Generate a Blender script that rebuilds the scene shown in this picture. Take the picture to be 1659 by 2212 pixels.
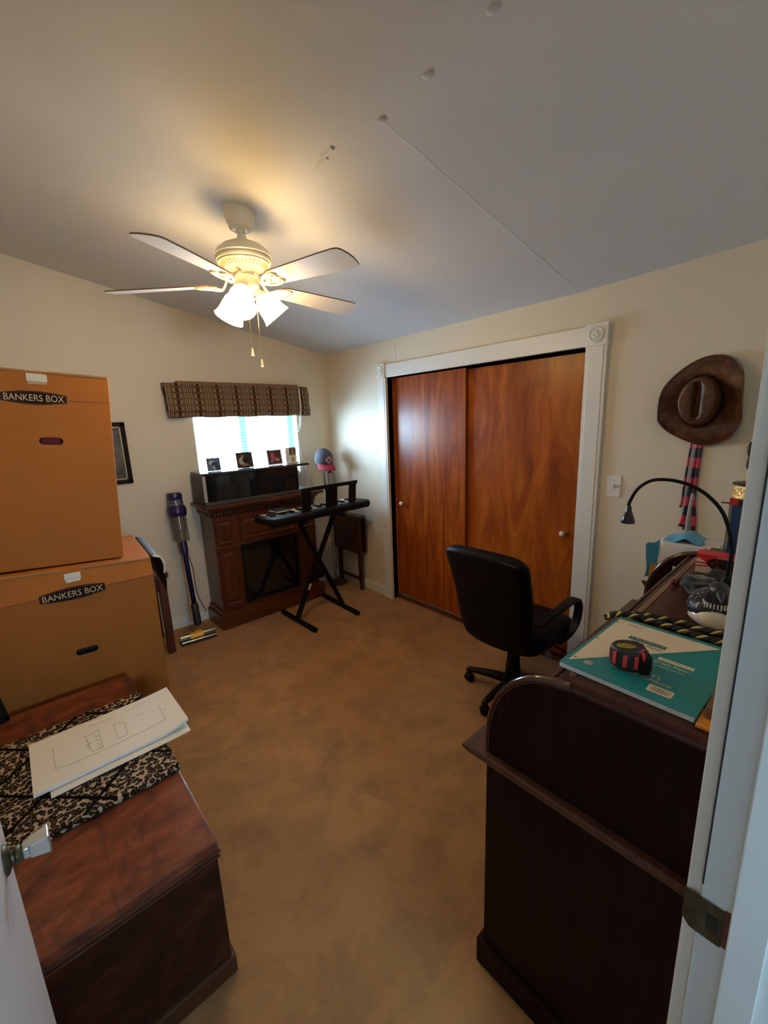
import bpy, bmesh, math, random
from mathutils import Vector, Matrix
random.seed(7)
for _o in list(bpy.data.objects):
    bpy.data.objects.remove(_o)
scene = bpy.context.scene
COL = scene.collection
PI = math.pi

# ---------------------------------------------------------------- camera, sky, lights, exposure
cam_data = bpy.data.cameras.new('camera')
cam = bpy.data.objects.new('camera', cam_data)
COL.objects.link(cam)
scene.camera = cam
cam_data.sensor_fit = 'VERTICAL'
cam_data.sensor_height = 36.0
cam_data.lens = 902.92 / 2212 * 36.0
cam_data.clip_start = 0.01
CAM = Vector((-2.54285, -3.65563, 1.65639))
def _cam_axes(yaw, pitch, roll):
    f = Vector((math.sin(yaw)*math.cos(pitch), math.cos(yaw)*math.cos(pitch), -math.sin(pitch)))
    r = Vector((math.cos(yaw), -math.sin(yaw), 0)); u = r.cross(f)
    return r*math.cos(roll)+u*math.sin(roll), -r*math.sin(roll)+u*math.cos(roll), f
_r, _u, _f = _cam_axes(0.727185, 0.211349, -0.036807)
cam.matrix_world = Matrix(((_r.x, _u.x, -_f.x, CAM.x), (_r.y, _u.y, -_f.y, CAM.y), (_r.z, _u.z, -_f.z, CAM.z), (0, 0, 0, 1)))

world = bpy.data.worlds.new('sky')
scene.world = world
world.use_nodes = True
_bg = world.node_tree.nodes['Background']
_bg.inputs[0].default_value = (0.52, 0.77, 1.0, 1)
_bg.inputs[1].default_value = 54.0
LAMP_COLOUR = (1.0, 0.64, 0.23, 1)
LAMP_STRENGTH = 34.0
scene.view_settings.view_transform = 'Standard'
scene.view_settings.look = 'None'
scene.view_settings.exposure = 0.0
scene.view_settings.gamma = 1.0
scene.view_settings.use_curve_mapping = False
scene.cycles.use_denoising = True
scene.cycles.max_bounces = 10
scene.cycles.diffuse_bounces = 6
scene.cycles.glossy_bounces = 4
scene.cycles.transmission_bounces = 6
scene.cycles.transparent_max_bounces = 10
scene.cycles.caustics_reflective = False
scene.cycles.caustics_refractive = False
scene.cycles.sample_clamp_indirect = 6.0
def portal(name, loc, rot, sx, sy):
    l = bpy.data.lights.new(name, 'AREA'); l.shape = 'RECTANGLE'; l.size = sx; l.size_y = sy
    l.cycles.is_portal = True
    o = bpy.data.objects.new(name, l); COL.objects.link(o); o.location = loc; o.rotation_euler = rot
portal('window_portal', (-0.868, 0.135, 1.595), (PI/2, 0, PI), 0.97, 0.79)
portal('added_hall_portal', (-2.3, -5.19, 1.6), (PI/2, 0, 0), .40, .42)  # portal for the added, unseen hall window

# ---------------------------------------------------------------- helpers
class MB:
    """collects shapes, then links them as ONE mesh object"""
    def __init__(s): s.bm = bmesh.new()
    def _v(s, p): return s.bm.verts.new(p)
    def face(s, vs, m=0):
        try:
            f = s.bm.faces.new(vs); f.material_index = m; return f
        except ValueError: return None
    def box(s, a, b, m=0):
        x0, y0, z0 = [min(a[i], b[i]) for i in range(3)]; x1, y1, z1 = [max(a[i], b[i]) for i in range(3)]
        s.hexa([(x0,y0,z0),(x1,y0,z0),(x1,y1,z0),(x0,y1,z0),(x0,y0,z1),(x1,y0,z1),(x1,y1,z1),(x0,y1,z1)], m); return s
    def hexa(s, P, m=0):
        v = [s._v(p) for p in P]
        for q in ((3,2,1,0),(4,5,6,7),(0,1,5,4),(1,2,6,5),(2,3,7,6),(3,0,4,7)): s.face([v[i] for i in q], m)
        return s
    def obox(s, c, size, M, m=0):
        hx, hy, hz = [k/2 for k in size]
        P = [Vector(c) + M @ Vector(q) for q in ((-hx,-hy,-hz),(hx,-hy,-hz),(hx,hy,-hz),(-hx,hy,-hz),(-hx,-hy,hz),(hx,-hy,hz),(hx,hy,hz),(-hx,hy,hz))]
        return s.hexa(P, m)
    def prism(s, poly, f0, f1, m=0, m_side=None):
        """poly: 2d points; f0/f1 map a 2d point to the two end caps"""
        a = [s._v(f0(p)) for p in poly]; b = [s._v(f1(p)) for p in poly]
        s.face(a[::-1], m); s.face(b, m)
        n = len(poly)
        for i in range(n): s.face([a[i], a[(i+1) % n], b[(i+1) % n], b[i]], m if m_side is None else m_side)
        return s
    def rings(s, R, cap=True, closed=True, m=0):
        V = [[s._v(p) for p in ring] for ring in R]
        n = len(R[0])
        for i in range(len(V)-1):
            for j in range(n if closed else n-1):
                k = (j+1) % n
                s.face([V[i][j], V[i][k], V[i+1][k], V[i+1][j]], m)
        if cap and closed:
            s.face(V[0][::-1], m); s.face(V[-1], m)
        return V
    def lathe(s, prof, o=(0,0,0), M=None, seg=24, m=0, cap=True):
        M = M or Matrix.Identity(3); o = Vector(o)
        R = [[o + M @ Vector((r*math.cos(2*PI*k/seg), r*math.sin(2*PI*k/seg), z)) for k in range(seg)] for r, z in prof]
        s.rings(R, cap, True, m); return s
    def cyl(s, p0, p1, r0, r1=None, seg=16, m=0):
        return s.tube([p0, p1], r0 if r1 is None else [r0, r1], seg, m)
    def tube(s, path, r, seg=10, m=0, cap=True, flat=1.0, up=None):
        P = [Vector(p) for p in path]; n = len(P)
        rr = r if isinstance(r, (list, tuple)) else [r]*n
        T = []
        for i in range(n):
            d = (P[min(i+1, n-1)] - P[max(i-1, 0)]); T.append(d.normalized())
        ref = Vector(up) if up else (Vector((0,0,1)) if abs(T[0].z) < .9 else Vector((1,0,0)))
        N = (ref - T[0]*ref.dot(T[0])).normalized()
        R = []
        for i in range(n):
            if up: N = (ref - T[i]*ref.dot(T[i])).normalized()
            else:
                N = (N - T[i]*N.dot(T[i])).normalized()
            B = T[i].cross(N)
            R.append([P[i] + N*(rr[i]*flat*math.cos(2*PI*k/seg)) + B*(rr[i]*math.sin(2*PI*k/seg)) for k in range(seg)])
        s.rings(R, cap, True, m); return s
    def strip(s, path, w, t, up, m=0):
        """flat bar swept along path: width w across, thickness t along the bend normal"""
        P = [Vector(p) for p in path]; up = Vector(up); R = []
        for i in range(len(P)):
            d = (P[min(i+1, len(P)-1)] - P[max(i-1, 0)]).normalized()
            n = d.cross(up).normalized()
            R.append([P[i]+up*w/2+n*t/2, P[i]-up*w/2+n*t/2, P[i]-up*w/2-n*t/2, P[i]+up*w/2-n*t/2])
        s.rings(R, True, True, m); return s
    def grid(s, nu, nv, fn, m=0, thick=0.0, nrm=None):
        top = [[Vector(fn(i/nu, j/nv)) for j in range(nv+1)] for i in range(nu+1)]
        V = [[s._v(p) for p in row] for row in top]
        for i in range(nu):
            for j in range(nv): s.face([V[i][j], V[i+1][j], V[i+1][j+1], V[i][j+1]], m)
        if thick:
            N = Vector(nrm)
            W = [[s._v(p - N*thick) for p in row] for row in top]
            for i in range(nu):
                for j in range(nv): s.face([W[i][j+1], W[i+1][j+1], W[i+1][j], W[i][j]], m)
            b = [(i, 0) for i in range(nu+1)] + [(nu, j) for j in range(1, nv+1)] + [(i, nv) for i in range(nu-1, -1, -1)] + [(0, j) for j in range(nv-1, 0, -1)]
            for k in range(len(b)):
                i, j = b[k]; i2, j2 = b[(k+1) % len(b)]
                s.face([V[i][j], W[i][j], W[i2][j2], V[i2][j2]], m)
        return s
    def sphere(s, c, rad, M=None, seg=20, rings=12, m=0):
        M = M or Matrix.Identity(3); c = Vector(c)
        if not isinstance(rad, (tuple, list)): rad = (rad,)*3
        R = []
        for i in range(rings+1):
            t = PI*min(max(i/rings, .004), .996)
            R.append([c + M @ Vector((rad[0]*math.sin(t)*math.cos(2*PI*k/seg), rad[1]*math.sin(t)*math.sin(2*PI*k/seg), -rad[2]*math.cos(t))) for k in range(seg)])
        s.rings(R, True, True, m); return s
    def build(s, name, mats, parent=None, loc=None, smooth=None, bevel=0, seg=2, sub=0):
        bmesh.ops.recalc_face_normals(s.bm, faces=s.bm.faces)
        me = bpy.data.meshes.new(name)
        if smooth:
            a = math.radians(smooth)
            for f in s.bm.faces: f.smooth = True
            for e in s.bm.edges:
                if len(e.link_faces) == 2 and e.calc_face_angle(0) > a: e.smooth = False
        s.bm.to_mesh(me); s.bm.free()
        for mm in (mats if isinstance(mats, (list, tuple)) else [mats]): me.materials.append(mm)
        o = bpy.data.objects.new(name, me); COL.objects.link(o)
        if parent is not None:
            me.transform(root_matrix(parent).inverted()); o.parent = parent
        elif loc is not None:
            me.transform(Matrix.Translation(Vector(loc)).inverted()); o.location = loc
        if bevel:
            b = o.modifiers.new('bevel', 'BEVEL'); b.width = bevel; b.segments = seg; b.limit_method = 'ANGLE'; b.angle_limit = math.radians(40)
            b.harden_normals = False
        if sub:
            q = o.modifiers.new('sub', 'SUBSURF'); q.levels = sub; q.render_levels = sub
        return o
def root_matrix(o):
    while o.parent is not None: o = o.parent
    return Matrix.Translation(o.location) @ o.rotation_euler.to_matrix().to_4x4()
def thing(name, label, cat, loc, rz=0, group=None):
    o = bpy.data.objects.new(name, None); COL.objects.link(o)
    o.empty_display_size = .05
    o.location = loc; o.rotation_euler = (0, 0, rz)
    return tag(o, label, cat, group)
def tag(o, label, cat, group=None):
    o['label'] = label; o['category'] = cat
    if group: o['group'] = group
    return o
def struct(o):
    o['kind'] = 'structure'; return o
def note(o, label):
    o['label'] = label; return o
def cut(o, cutter):
    """subtract the shapes in cutter (an MB in world space) from object o"""
    c = cutter.build('cutter', [], None)
    for mm in o.data.materials: c.data.materials.append(mm)
    c.matrix_world = Matrix.Identity(4)
    bpy.context.view_layer.update()
    b = o.modifiers.new('cut', 'BOOLEAN'); b.operation = 'DIFFERENCE'; b.object = c; b.solver = 'EXACT'
    bpy.context.view_layer.update()
    dg = bpy.context.evaluated_depsgraph_get()
    me = bpy.data.meshes.new_from_object(o.evaluated_get(dg), depsgraph=dg)
    o.modifiers.clear(); old = o.data; o.data = me
    bpy.data.objects.remove(c)
    return o
def text(name, s, mats, parent, origin, ux, uy, width, height, extrude=.0006, spacing=1.0, shear=0):
    """flat lettering whose box starts at origin and spans width along ux, height along uy"""
    cu = bpy.data.curves.new(name, 'FONT'); cu.body = s; cu.extrude = .0; cu.space_character = spacing; cu.shear = shear
    cu.resolution_u = 3
    t = bpy.data.objects.new(name, cu); COL.objects.link(t)
    bpy.context.view_layer.update()
    dg = bpy.context.evaluated_depsgraph_get()
    me = bpy.data.meshes.new_from_object(t.evaluated_get(dg), depsgraph=dg)
    bpy.data.objects.remove(t)
    xs = [v.co.x for v in me.vertices]; ys = [v.co.y for v in me.vertices]
    x0, x1, y0, y1 = min(xs), max(xs), min(ys), max(ys)
    ux = Vector(ux).normalized(); uy = Vector(uy).normalized(); n = ux.cross(uy); origin = Vector(origin)
    for v in me.vertices:
        v.co = origin + ux*((v.co.x-x0)/(x1-x0)*width) + uy*((v.co.y-y0)/(y1-y0)*height) + n*extrude
    me.materials.clear(); me.materials.append(mats)
    for p in me.polygons: p.material_index = 0
    o = bpy.data.objects.new(name, me); COL.objects.link(o)
    me.transform(root_matrix(parent).inverted()); o.parent = parent
    return o
def rot(ax, deg): return Matrix.Rotation(math.radians(deg), 3, ax)
def smoothpath(P, n=8):
    """Catmull-Rom through points"""
    P = [Vector(p) for p in P]; Q = [P[0]*2-P[1]] + P + [P[-1]*2-P[-2]]; out = []
    for i in range(1, len(Q)-2):
        for k in range(n):
            t = k/n; a, b, c, d = Q[i-1], Q[i], Q[i+1], Q[i+2]
            out.append(.5*((2*b)+(c-a)*t+(2*a-5*b+4*c-d)*t*t+(3*b-a-3*c+d)*t**3))
    out.append(P[-1]); return out
def rrect(x0, x1, y0, y1, r, n=5):
    out = []
    for cx, cy, a0 in ((x1-r, y1-r, 0), (x0+r, y1-r, 90), (x0+r, y0+r, 180), (x1-r, y0+r, 270)):
        for k in range(n+1):
            a = math.radians(a0+90*k/n); out.append((cx+r*math.cos(a), cy+r*math.sin(a)))
    return out

# ---------------------------------------------------------------- materials
class NT:
    def __init__(s, name):
        s.m = bpy.data.materials.new(name); s.m.use_nodes = True; s.t = s.m.node_tree
        s.b = s.t.nodes['Principled BSDF']; s.out = s.t.nodes['Material Output']
    def n(s, kind, **kw):
        x = s.t.nodes.new(kind)
        for k, v in kw.items():
            if k.startswith('i_'):
                x.inputs[int(k[2:])].default_value = v
            else: setattr(x, k, v)
        return x
    def l(s, a, b): s.t.links.new(a, b)
    def coords(s, scale=(1,1,1), rotz=(0,0,0)):
        tc = s.n('ShaderNodeTexCoord'); mp = s.n('ShaderNodeMapping')
        mp.inputs['Scale'].default_value = scale; mp.inputs['Rotation'].default_value = rotz
        s.l(tc.outputs['Object'], mp.inputs['Vector']); return mp.outputs[0]
    def noise(s, vec, scale, detail=4, rough=.55, dist=0):
        x = s.n('ShaderNodeTexNoise'); x.inputs['Scale'].default_value = scale; x.inputs['Detail'].default_value = detail
        x.inputs['Roughness'].default_value = rough; x.inputs['Distortion'].default_value = dist
        s.l(vec, x.inputs['Vector']); return x.outputs[0]
    def ramp(s, fac, stops):
        x = s.n('ShaderNodeValToRGB'); e = x.color_ramp.elements
        while len(e) < len(stops): e.new(.5)
        for q, (p, c) in zip(e, stops): q.position = p; q.color = (*c, 1) if len(c) == 3 else c
        s.l(fac, x.inputs[0]); return x.outputs[0]
    def bump(s, h, strength, dist=.002):
        x = s.n('ShaderNodeBump'); x.inputs['Strength'].default_value = strength; x.inputs['Distance'].default_value = dist
        s.l(h, x.inputs['Height']); s.l(x.outputs[0], s.b.inputs['Normal'])
    def math(s, op, a, b=None, c=None):
        x = s.n('ShaderNodeMath', operation=op)
        for i, v in enumerate((a, b, c)):
            if v is None: continue
            if isinstance(v, (int, float)): x.inputs[i].default_value = v
            else: s.l(v, x.inputs[i])
        return x.outputs[0]
    def mix(s, fac, a, b):
        x = s.n('ShaderNodeMix', data_type='RGBA')
        for i, v in ((0, fac), (6, a), (7, b)):
            if isinstance(v, (int, float)): x.inputs[i].default_value = v
            elif isinstance(v, tuple): x.inputs[i].default_value = (*v, 1)
            else: s.l(v, x.inputs[i])
        return x.outputs[2]
def plain(name, col, rough=.5, metal=0., spec=.5, var=0., vscale=8., bump=0., bscale=200., bdist=.001, coat=0., sheen=0.):
    t = NT(name); b = t.b
    b.inputs['Base Color'].default_value = (*col, 1); b.inputs['Roughness'].default_value = rough
    b.inputs['Metallic'].default_value = metal; b.inputs['Specular IOR Level'].default_value = spec
    b.inputs['Coat Weight'].default_value = coat; b.inputs['Sheen Weight'].default_value = sheen
    if var or bump: v = t.coords()
    if var:
        c = t.ramp(t.noise(v, vscale), [(.3, tuple(k*(1-var) for k in col)), (.7, tuple(min(1, k*(1+var)) for k in col))])
        t.l(c, b.inputs['Base Color'])
    if bump: t.bump(t.noise(v, bscale, 2), bump, bdist)
    return t.m
def wood(name, dark, mid, light, scale=(12, 12, .9), rough=.3, dist=1.2, ns=2.2, bump=.04, fine=0.35, spec=.5, coat=0., stops=(.3, .5, .7)):
    """grain runs along the axis with the small scale"""
    t = NT(name); v = t.coords(scale)
    a = t.noise(v, ns, 5, .6, dist)
    c = t.ramp(a, [(stops[0], dark), (stops[1], mid), (stops[2], light)])
    v2 = t.coords(tuple(k*9 if k > 3 else k*2.5 for k in scale))
    f = t.noise(v2, 3, 3)
    c2 = t.mix(t.math('MULTIPLY', t.ramp(f, [(.42, (0,0,0)), (.62, (1,1,1))]), fine), c, dark)
    t.l(c2, t.b.inputs['Base Color'])
    t.b.inputs['Roughness'].default_value = rough; t.b.inputs['Specular IOR Level'].default_value = spec
    t.b.inputs['Coat Weight'].default_value = coat
    if bump: t.bump(f, bump, .001)
    return t.m
def emit(name, col, strength):
    t = NT(name); t.b.inputs['Base Color'].default_value = (1, 1, 1, 1)
    t.b.inputs['Emission Color'].default_value = col; t.b.inputs['Emission Strength'].default_value = strength
    return t.m
def glassy(name, tint=(1, 1, 1), fac=.08, rough=.02):
    t = NT(name)
    tr = t.n('ShaderNodeBsdfTransparent'); tr.inputs[0].default_value = (*tint, 1)
    g = t.n('ShaderNodeBsdfGlossy'); g.inputs['Roughness'].default_value = rough
    mx = t.n('ShaderNodeMixShader'); mx.inputs[0].default_value = fac
    t.l(tr.outputs[0], mx.inputs[1]); t.l(g.outputs[0], mx.inputs[2]); t.l(mx.outputs[0], t.out.inputs[0])
    return t.m

M = {}
M['wall'] = plain('cream wall paint', (.76, .69, .56), .52, spec=.35, var=.02, vscale=2, bump=.12, bscale=160, bdist=.0012)
M['ceiling'] = plain('ceiling with daylight tint', (.68, .695, .73), .8, spec=.2, var=.015, vscale=3, bump=.25, bscale=190, bdist=.0015)  # slight blue tint stands in for daylight cast on a white ceiling
M['trim'] = plain('white trim paint', (.80, .80, .77), .35, var=.015, vscale=5)
M['jamb'] = plain('painted jamb', (.72, .74, .72), .4, var=.03, vscale=7, bump=.05, bscale=60)
M['hall'] = plain('hall paint', (.70, .74, .76), .6)
M['white'] = plain('white plastic', (.82, .80, .76), .35)
M['black_plastic'] = plain('black plastic', (.005, .005, .0055), .5, spec=.18)
M['black_matte'] = plain('black matte', (.004, .004, .0045), .7, spec=.2)
M['black_leather'] = plain('black leather', (.0045, .0045, .005), .5, spec=.12, bump=.25, bscale=220, bdist=.0006)
M['chrome'] = plain('chrome', (.75, .75, .77), .18, metal=1)
M['steel'] = plain('brushed steel', (.55, .55, .55), .35, metal=1)
M['brass'] = plain('brass', (.75, .55, .22), .25, metal=1)
M['bronze'] = plain('aged bronze', (.09, .075, .045), .42, metal=.75, var=.4, vscale=60)
M['paper'] = plain('white paper', (.82, .79, .73), .7)
M['pencil'] = plain('pencil line', (.38, .36, .35), .8)
M['knob'] = plain('porcelain knob', (.85, .76, .66), .2)

def carpet():
    t = NT('tan carpet'); v = t.coords()
    big = t.noise(v, 1.7, 4, .55, .6); med = t.noise(v, 5, 6, .7, .3); fine = t.noise(v, 330, 3, .7)
    c = t.ramp(big, [(.3, (.42, .205, .076)), (.7, (.54, .285, .11))])
    c = t.mix(t.ramp(med, [(.28, (.9, .9, .9)), (.56, (0, 0, 0)), (1, (0, 0, 0))]), c, (.25, .135, .062))
    c = t.mix(t.math('MULTIPLY', t.ramp(fine, [(.35, (1, 1, 1)), (.6, (0, 0, 0))]), .55), c, (.20, .105, .045))
    t.l(c, t.b.inputs['Base Color']); t.b.inputs['Roughness'].default_value = .95; t.b.inputs['Specular IOR Level'].default_value = .1
    t.b.inputs['Sheen Weight'].default_value = .15
    h = t.math('ADD', t.math('MULTIPLY', med, 1.5), fine)
    t.bump(h, .5, .007); return t.m
M['carpet'] = carpet()
M['veneer'] = wood('orange veneer', (.17, .027, .004), (.31, .064, .008), (.46, .125, .014), scale=(6, 6, .75), rough=.3, dist=1.6, ns=1.6, bump=.02, fine=.25, spec=.4)
M['veneer2'] = wood('orange veneer cathedral grain', (.20, .036, .005), (.34, .076, .009), (.47, .135, .015), scale=(4, 4, .9), rough=.32, dist=2.4, ns=1.2, bump=.02, fine=.2, spec=.35)
M['jambwood'] = wood('dark jamb wood', (.10, .024, .009), (.15, .038, .014), (.19, .05, .018), rough=.4)
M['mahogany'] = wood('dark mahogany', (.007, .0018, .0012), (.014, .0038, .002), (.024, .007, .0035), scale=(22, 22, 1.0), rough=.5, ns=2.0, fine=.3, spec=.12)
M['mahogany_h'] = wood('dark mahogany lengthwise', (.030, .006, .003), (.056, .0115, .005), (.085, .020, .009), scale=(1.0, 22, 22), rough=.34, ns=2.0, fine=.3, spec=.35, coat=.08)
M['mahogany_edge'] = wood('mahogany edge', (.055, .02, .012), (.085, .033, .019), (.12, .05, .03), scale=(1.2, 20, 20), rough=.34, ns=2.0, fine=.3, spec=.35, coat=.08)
M['oak'] = wood('dark oak', (.045, .0095, .003), (.088, .020, .005), (.135, .036, .009), scale=(16, 16, 1.2), rough=.32, coat=.1)
M['oak_h'] = wood('dark oak lengthwise', (.05, .011, .004), (.09, .021, .006), (.13, .034, .009), scale=(1.2, 16, 16), rough=.3, coat=.15)
M['redwood'] = wood('dark red wood', (.030, .009, .005), (.05, .013, .007), (.07, .02, .01), scale=(14, 14, 1.2), rough=.4)
def burl():
    t = NT('burl veneer'); v = t.coords((1.6, 3.2, 2.4))
    a = t.noise(v, 2.6, 6, .62, 2.2)
    c = t.ramp(a, [(.28, (.040, .011, .008)), (.42, (.115, .030, .014)), (.58, (.19, .050, .021)), (.78, (.27, .080, .033))])
    w = t.noise(t.coords((7, 1.6, 4)), 2.2, 4, .5, 1.0)
    c = t.mix(t.ramp(w, [(.54, (0, 0, 0)), (.66, (.75, .75, .75))]), c, (.052, .018, .020))
    t.l(c, t.b.inputs['Base Color']); t.b.inputs['Roughness'].default_value = .3; t.b.inputs['Coat Weight'].default_value = .1
    return t.m
M['burl'] = burl()
M['cardboard'] = plain('kraft cardboard', (.36, .128, .024), .7, spec=.2, var=.06, vscale=4, bump=.05, bscale=80)
M['cardboard_in'] = plain('kraft cardboard edge', (.34, .17, .07), .8)
M['dark_print'] = plain('dark printed label', (.014, .009, .007), .75, spec=.1)
M['kraft_print'] = plain('pale print', (.62, .43, .24), .5)
M['red_print'] = plain('dark red line', (.16, .03, .02), .6)
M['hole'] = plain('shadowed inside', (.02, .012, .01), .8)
M['red_cloth'] = plain('red cloth', (.30, .015, .015), .7)
M['fan'] = plain('ivory enamel', (.80, .73, .58), .32, var=.02)
M['blade'] = plain('blade white', (.88, .87, .90), .4)
M['blade_edge'] = plain('blade brown edge', (.16, .09, .05), .5)
M['vent'] = plain('vent shade', (.32, .25, .14), .6)
M['window_frame'] = plain('glare-lightened window frame', (.20, .46, .52), .4)  # teal lightened to stand in for window glare on the backlit frame
M['pane'] = glassy('window glass', (1, 1, 1), .05)
M['smoked'] = plain('smoked glass', (.008, .009, .010), .06, spec=.6)
M['leaf'] = plain('leaf', (.010, .026, .014), .8, spec=.05)
M['bark'] = plain('bark', (.2, .15, .1), .8)
# ---------------------------------------------------------------- the room
SL = 0.1806
def zc(x): return 2.327 - SL*x
LW, NW = -2.78, -3.593
b = MB(); b.box((-3.7, -5.3, -.1), (.35, .16, 0)); floor = struct(b.build('floor', M['carpet']))
b = MB()
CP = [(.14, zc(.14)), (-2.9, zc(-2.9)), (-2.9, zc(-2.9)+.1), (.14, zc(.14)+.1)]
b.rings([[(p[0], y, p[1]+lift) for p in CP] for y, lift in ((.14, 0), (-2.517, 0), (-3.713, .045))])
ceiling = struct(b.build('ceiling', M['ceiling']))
# plaster seams and nail bumps on the ceiling
b = MB()
def seam(P, w, h):
    n = len(P)
    R = []
    for i, (x, y) in enumerate(P):
        d = Vector((P[min(i+1, n-1)][0]-P[max(i-1, 0)][0], P[min(i+1, n-1)][1]-P[max(i-1, 0)][1], 0)).normalized()
        q = Vector((-d.y, d.x, 0)); c = Vector((x, y, 0)); k = h*(.6+.8*random.random())
        pts = [c+q*w, c+q*w*.3, c-q*w*.3, c-q*w]
        R.append([Vector((p.x, p.y, zc(p.x)+.0376*max(0, -2.517-p.y)+.002-(k+.002 if 0 < j < 3 else 0))) for j, p in enumerate(pts)])
    b.rings(R, False, False)
seam([(-1.47+1.46*k/24, -2.517+.003*math.sin(k*1.7)) for k in range(25)], .014, .0009)
seam([(-1.503+.006*math.sin(k*2.1), -2.50+.42*k/12) for k in range(13)], .009, .0009)
seam([(-1.515, -2.30), (-1.512, -2.27), (-1.517, -2.24)], .014, .006)
seam([(-1.500, -2.245), (-1.504, -2.21), (-1.498, -2.18)], .011, .005)
for (x, y) in ((-1.478, -2.517), (-1.485, -2.72), (-1.497, -2.938)):
    b.sphere((x, y, zc(x)+.0376*max(0, -2.517-y)-.001), (.012, .017, .005), rot('Z', 25), 12, 6)
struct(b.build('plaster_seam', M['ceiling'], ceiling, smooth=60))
# back wall with the window opening
WX0, WX1, WZ0, WZ1 = -1.353, -.383, 1.20, 1.99
def sloped(b, x0, x1, z0, y0, y1):
    b.prism([(x0, z0), (x1, z0), (x1, zc(x1)+.05), (x0, zc(x0)+.05)], lambda p: (p[0], y0, p[1]), lambda p: (p[0], y1, p[1]))
b = MB(); sloped(b, -2.9, WX0, 0, 0, .14); sloped(b, WX1, .14, 0, 0, .14); sloped(b, WX0, WX1, WZ1, 0, .14); b.box((WX0, 0, 0), (WX1, .14, WZ0))
struct(b.build('wall_back', M['wall']))
# right wall with the closet opening
CY0, CY1, CZ = -.900, -2.577, 2.03
b = MB(); b.box((0, 0, 0), (.14, CY0, 2.335)); b.box((0, CY1, 0), (.14, -3.713, 2.40)); b.box((0, CY0, CZ), (.14, CY1, 2.335))
struct(b.build('wall_right', M['wall']))
b = MB(); b.box((.14, -.7, 0), (.30, -.72, 2.1)); b.box((.14, -2.75, 0), (.30, -2.77, 2.1)); b.box((.28, -.72, 0), (.30, -2.75, 2.1)); b.box((.14, -.72, 2.08), (.28, -2.75, 2.1))
struct(b.build('wall_closet', M['jambwood']))
b = MB(); b.box((LW, .14, 0), (LW-.12, -3.713, 2.89)); struct(b.build('wall_left', M['wall']))
DX0, DX1, DZ = -2.662, -1.890, 2.045
b = MB(); sloped(b, -2.9, DX0-.02, 0, NW, NW-.12); sloped(b, DX1+.02, .14, 0, NW, NW-.12); sloped(b, DX0-.02, DX1+.02, DZ+.02, NW, NW-.12)
struct(b.build('wall_near', M['wall']))
# hall behind the doorway, lit through an unseen window, added and sized for daylight fill
b = MB(); b.box((-3.6, NW-.12, 0), (-3.7, -5.3, 2.5)); struct(b.build('wall_hall_left', M['hall']))
b = MB(); b.box((-1.0, NW-.12, 0), (-.9, -5.3, 2.5)); struct(b.build('wall_hall_right', M['hall']))
b = MB(); b.box((-3.6, -5.2, 0), (-1.0, -5.3, 1.39)); b.box((-3.6, -5.2, 1.81), (-1.0, -5.3, 2.5)); b.box((-3.6, -5.2, 1.39), (-2.53, -5.3, 1.81)); b.box((-2.03, -5.2, 1.39), (-1.0, -5.3, 1.81))
struct(b.build('wall_hall_back', M['hall']))
b = MB(); b.box((-3.6, NW-.12, 2.4), (-1.0, -5.2, 2.5)); b.box((-3.7, NW-.12, 0), (-2.9, NW-.10, 2.5)); struct(b.build('ceiling_hall', M['hall']))
# baseboards
def baseboard(name, prof):
    b = MB(); prof(b); return struct(b.build(name, M['trim'], bevel=.003))
baseboard('baseboard_back', lambda b: b.box((LW+.001, -.001, 0), (-.014, -.014, .087)))
baseboard('baseboard_right', lambda b: (b.box((-.001, -.001, 0), (-.014, -.80, .087)), b.box((-.001, -2.72, 0), (-.014, NW+.001, .087))))
baseboard('baseboard_left', lambda b: b.box((LW+.001, -.016, 0), (LW+.014, NW+.02, .087)))
# fine wallboard joint above the closet
b = MB(); b.box((.0005, -1.012, 2.132), (-.0012, -1.015, 2.325)); struct(b.build('trim_4', plain('joint shade', (.50, .45, .36), .6)))
# closet casing: two pilasters, header, corner blocks with turned rosettes
b = MB(); b.box((-.001, CY0+.10, .12), (-.022, CY0, CZ)); b.box((-.001, CY0+.105, 0), (-.026, CY0-.002, .125)); b.box((-.022, CY0+.083, .13), (-.025, CY0+.017, CZ))
t1 = struct(b.build('trim_1', M['trim'], bevel=.003))
b = MB(); b.box((-.001, CY1, .12), (-.022, CY1-.115, CZ)); b.box((-.001, CY1+.002, 0), (-.026, CY1-.12, .125)); b.box((-.022, CY1-.017, .13), (-.025, CY1-.098, CZ))
t2 = struct(b.build('trim_2', M['trim'], bevel=.003))
b = MB(); b.box((-.001, CY0, CZ), (-.022, CY1, CZ+.105)); t3 = struct(b.build('trim_3', M['trim'], bevel=.003))
for par, y0, y1 in ((t1, CY0+.108, CY0), (t2, CY1+.003, CY1-.118)):
    b = MB(); b.box((-.001, y0, CZ-.004), (-.034, y1, CZ+.112))
    yc, zz = (y0+y1)/2, CZ+.054
    Mx = Matrix(((0, 0, -1), (0, 1, 0), (1, 0, 0)))
    b.lathe([(.043, 0), (.043, .005), (.036, .008), (.030, .003), (.024, .003), (.019, .010), (.011, .012), (.006, .008)], (-.034, yc, zz), Mx, 32)
    struct(b.build('rosette_block', M['trim'], par, smooth=40))
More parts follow.
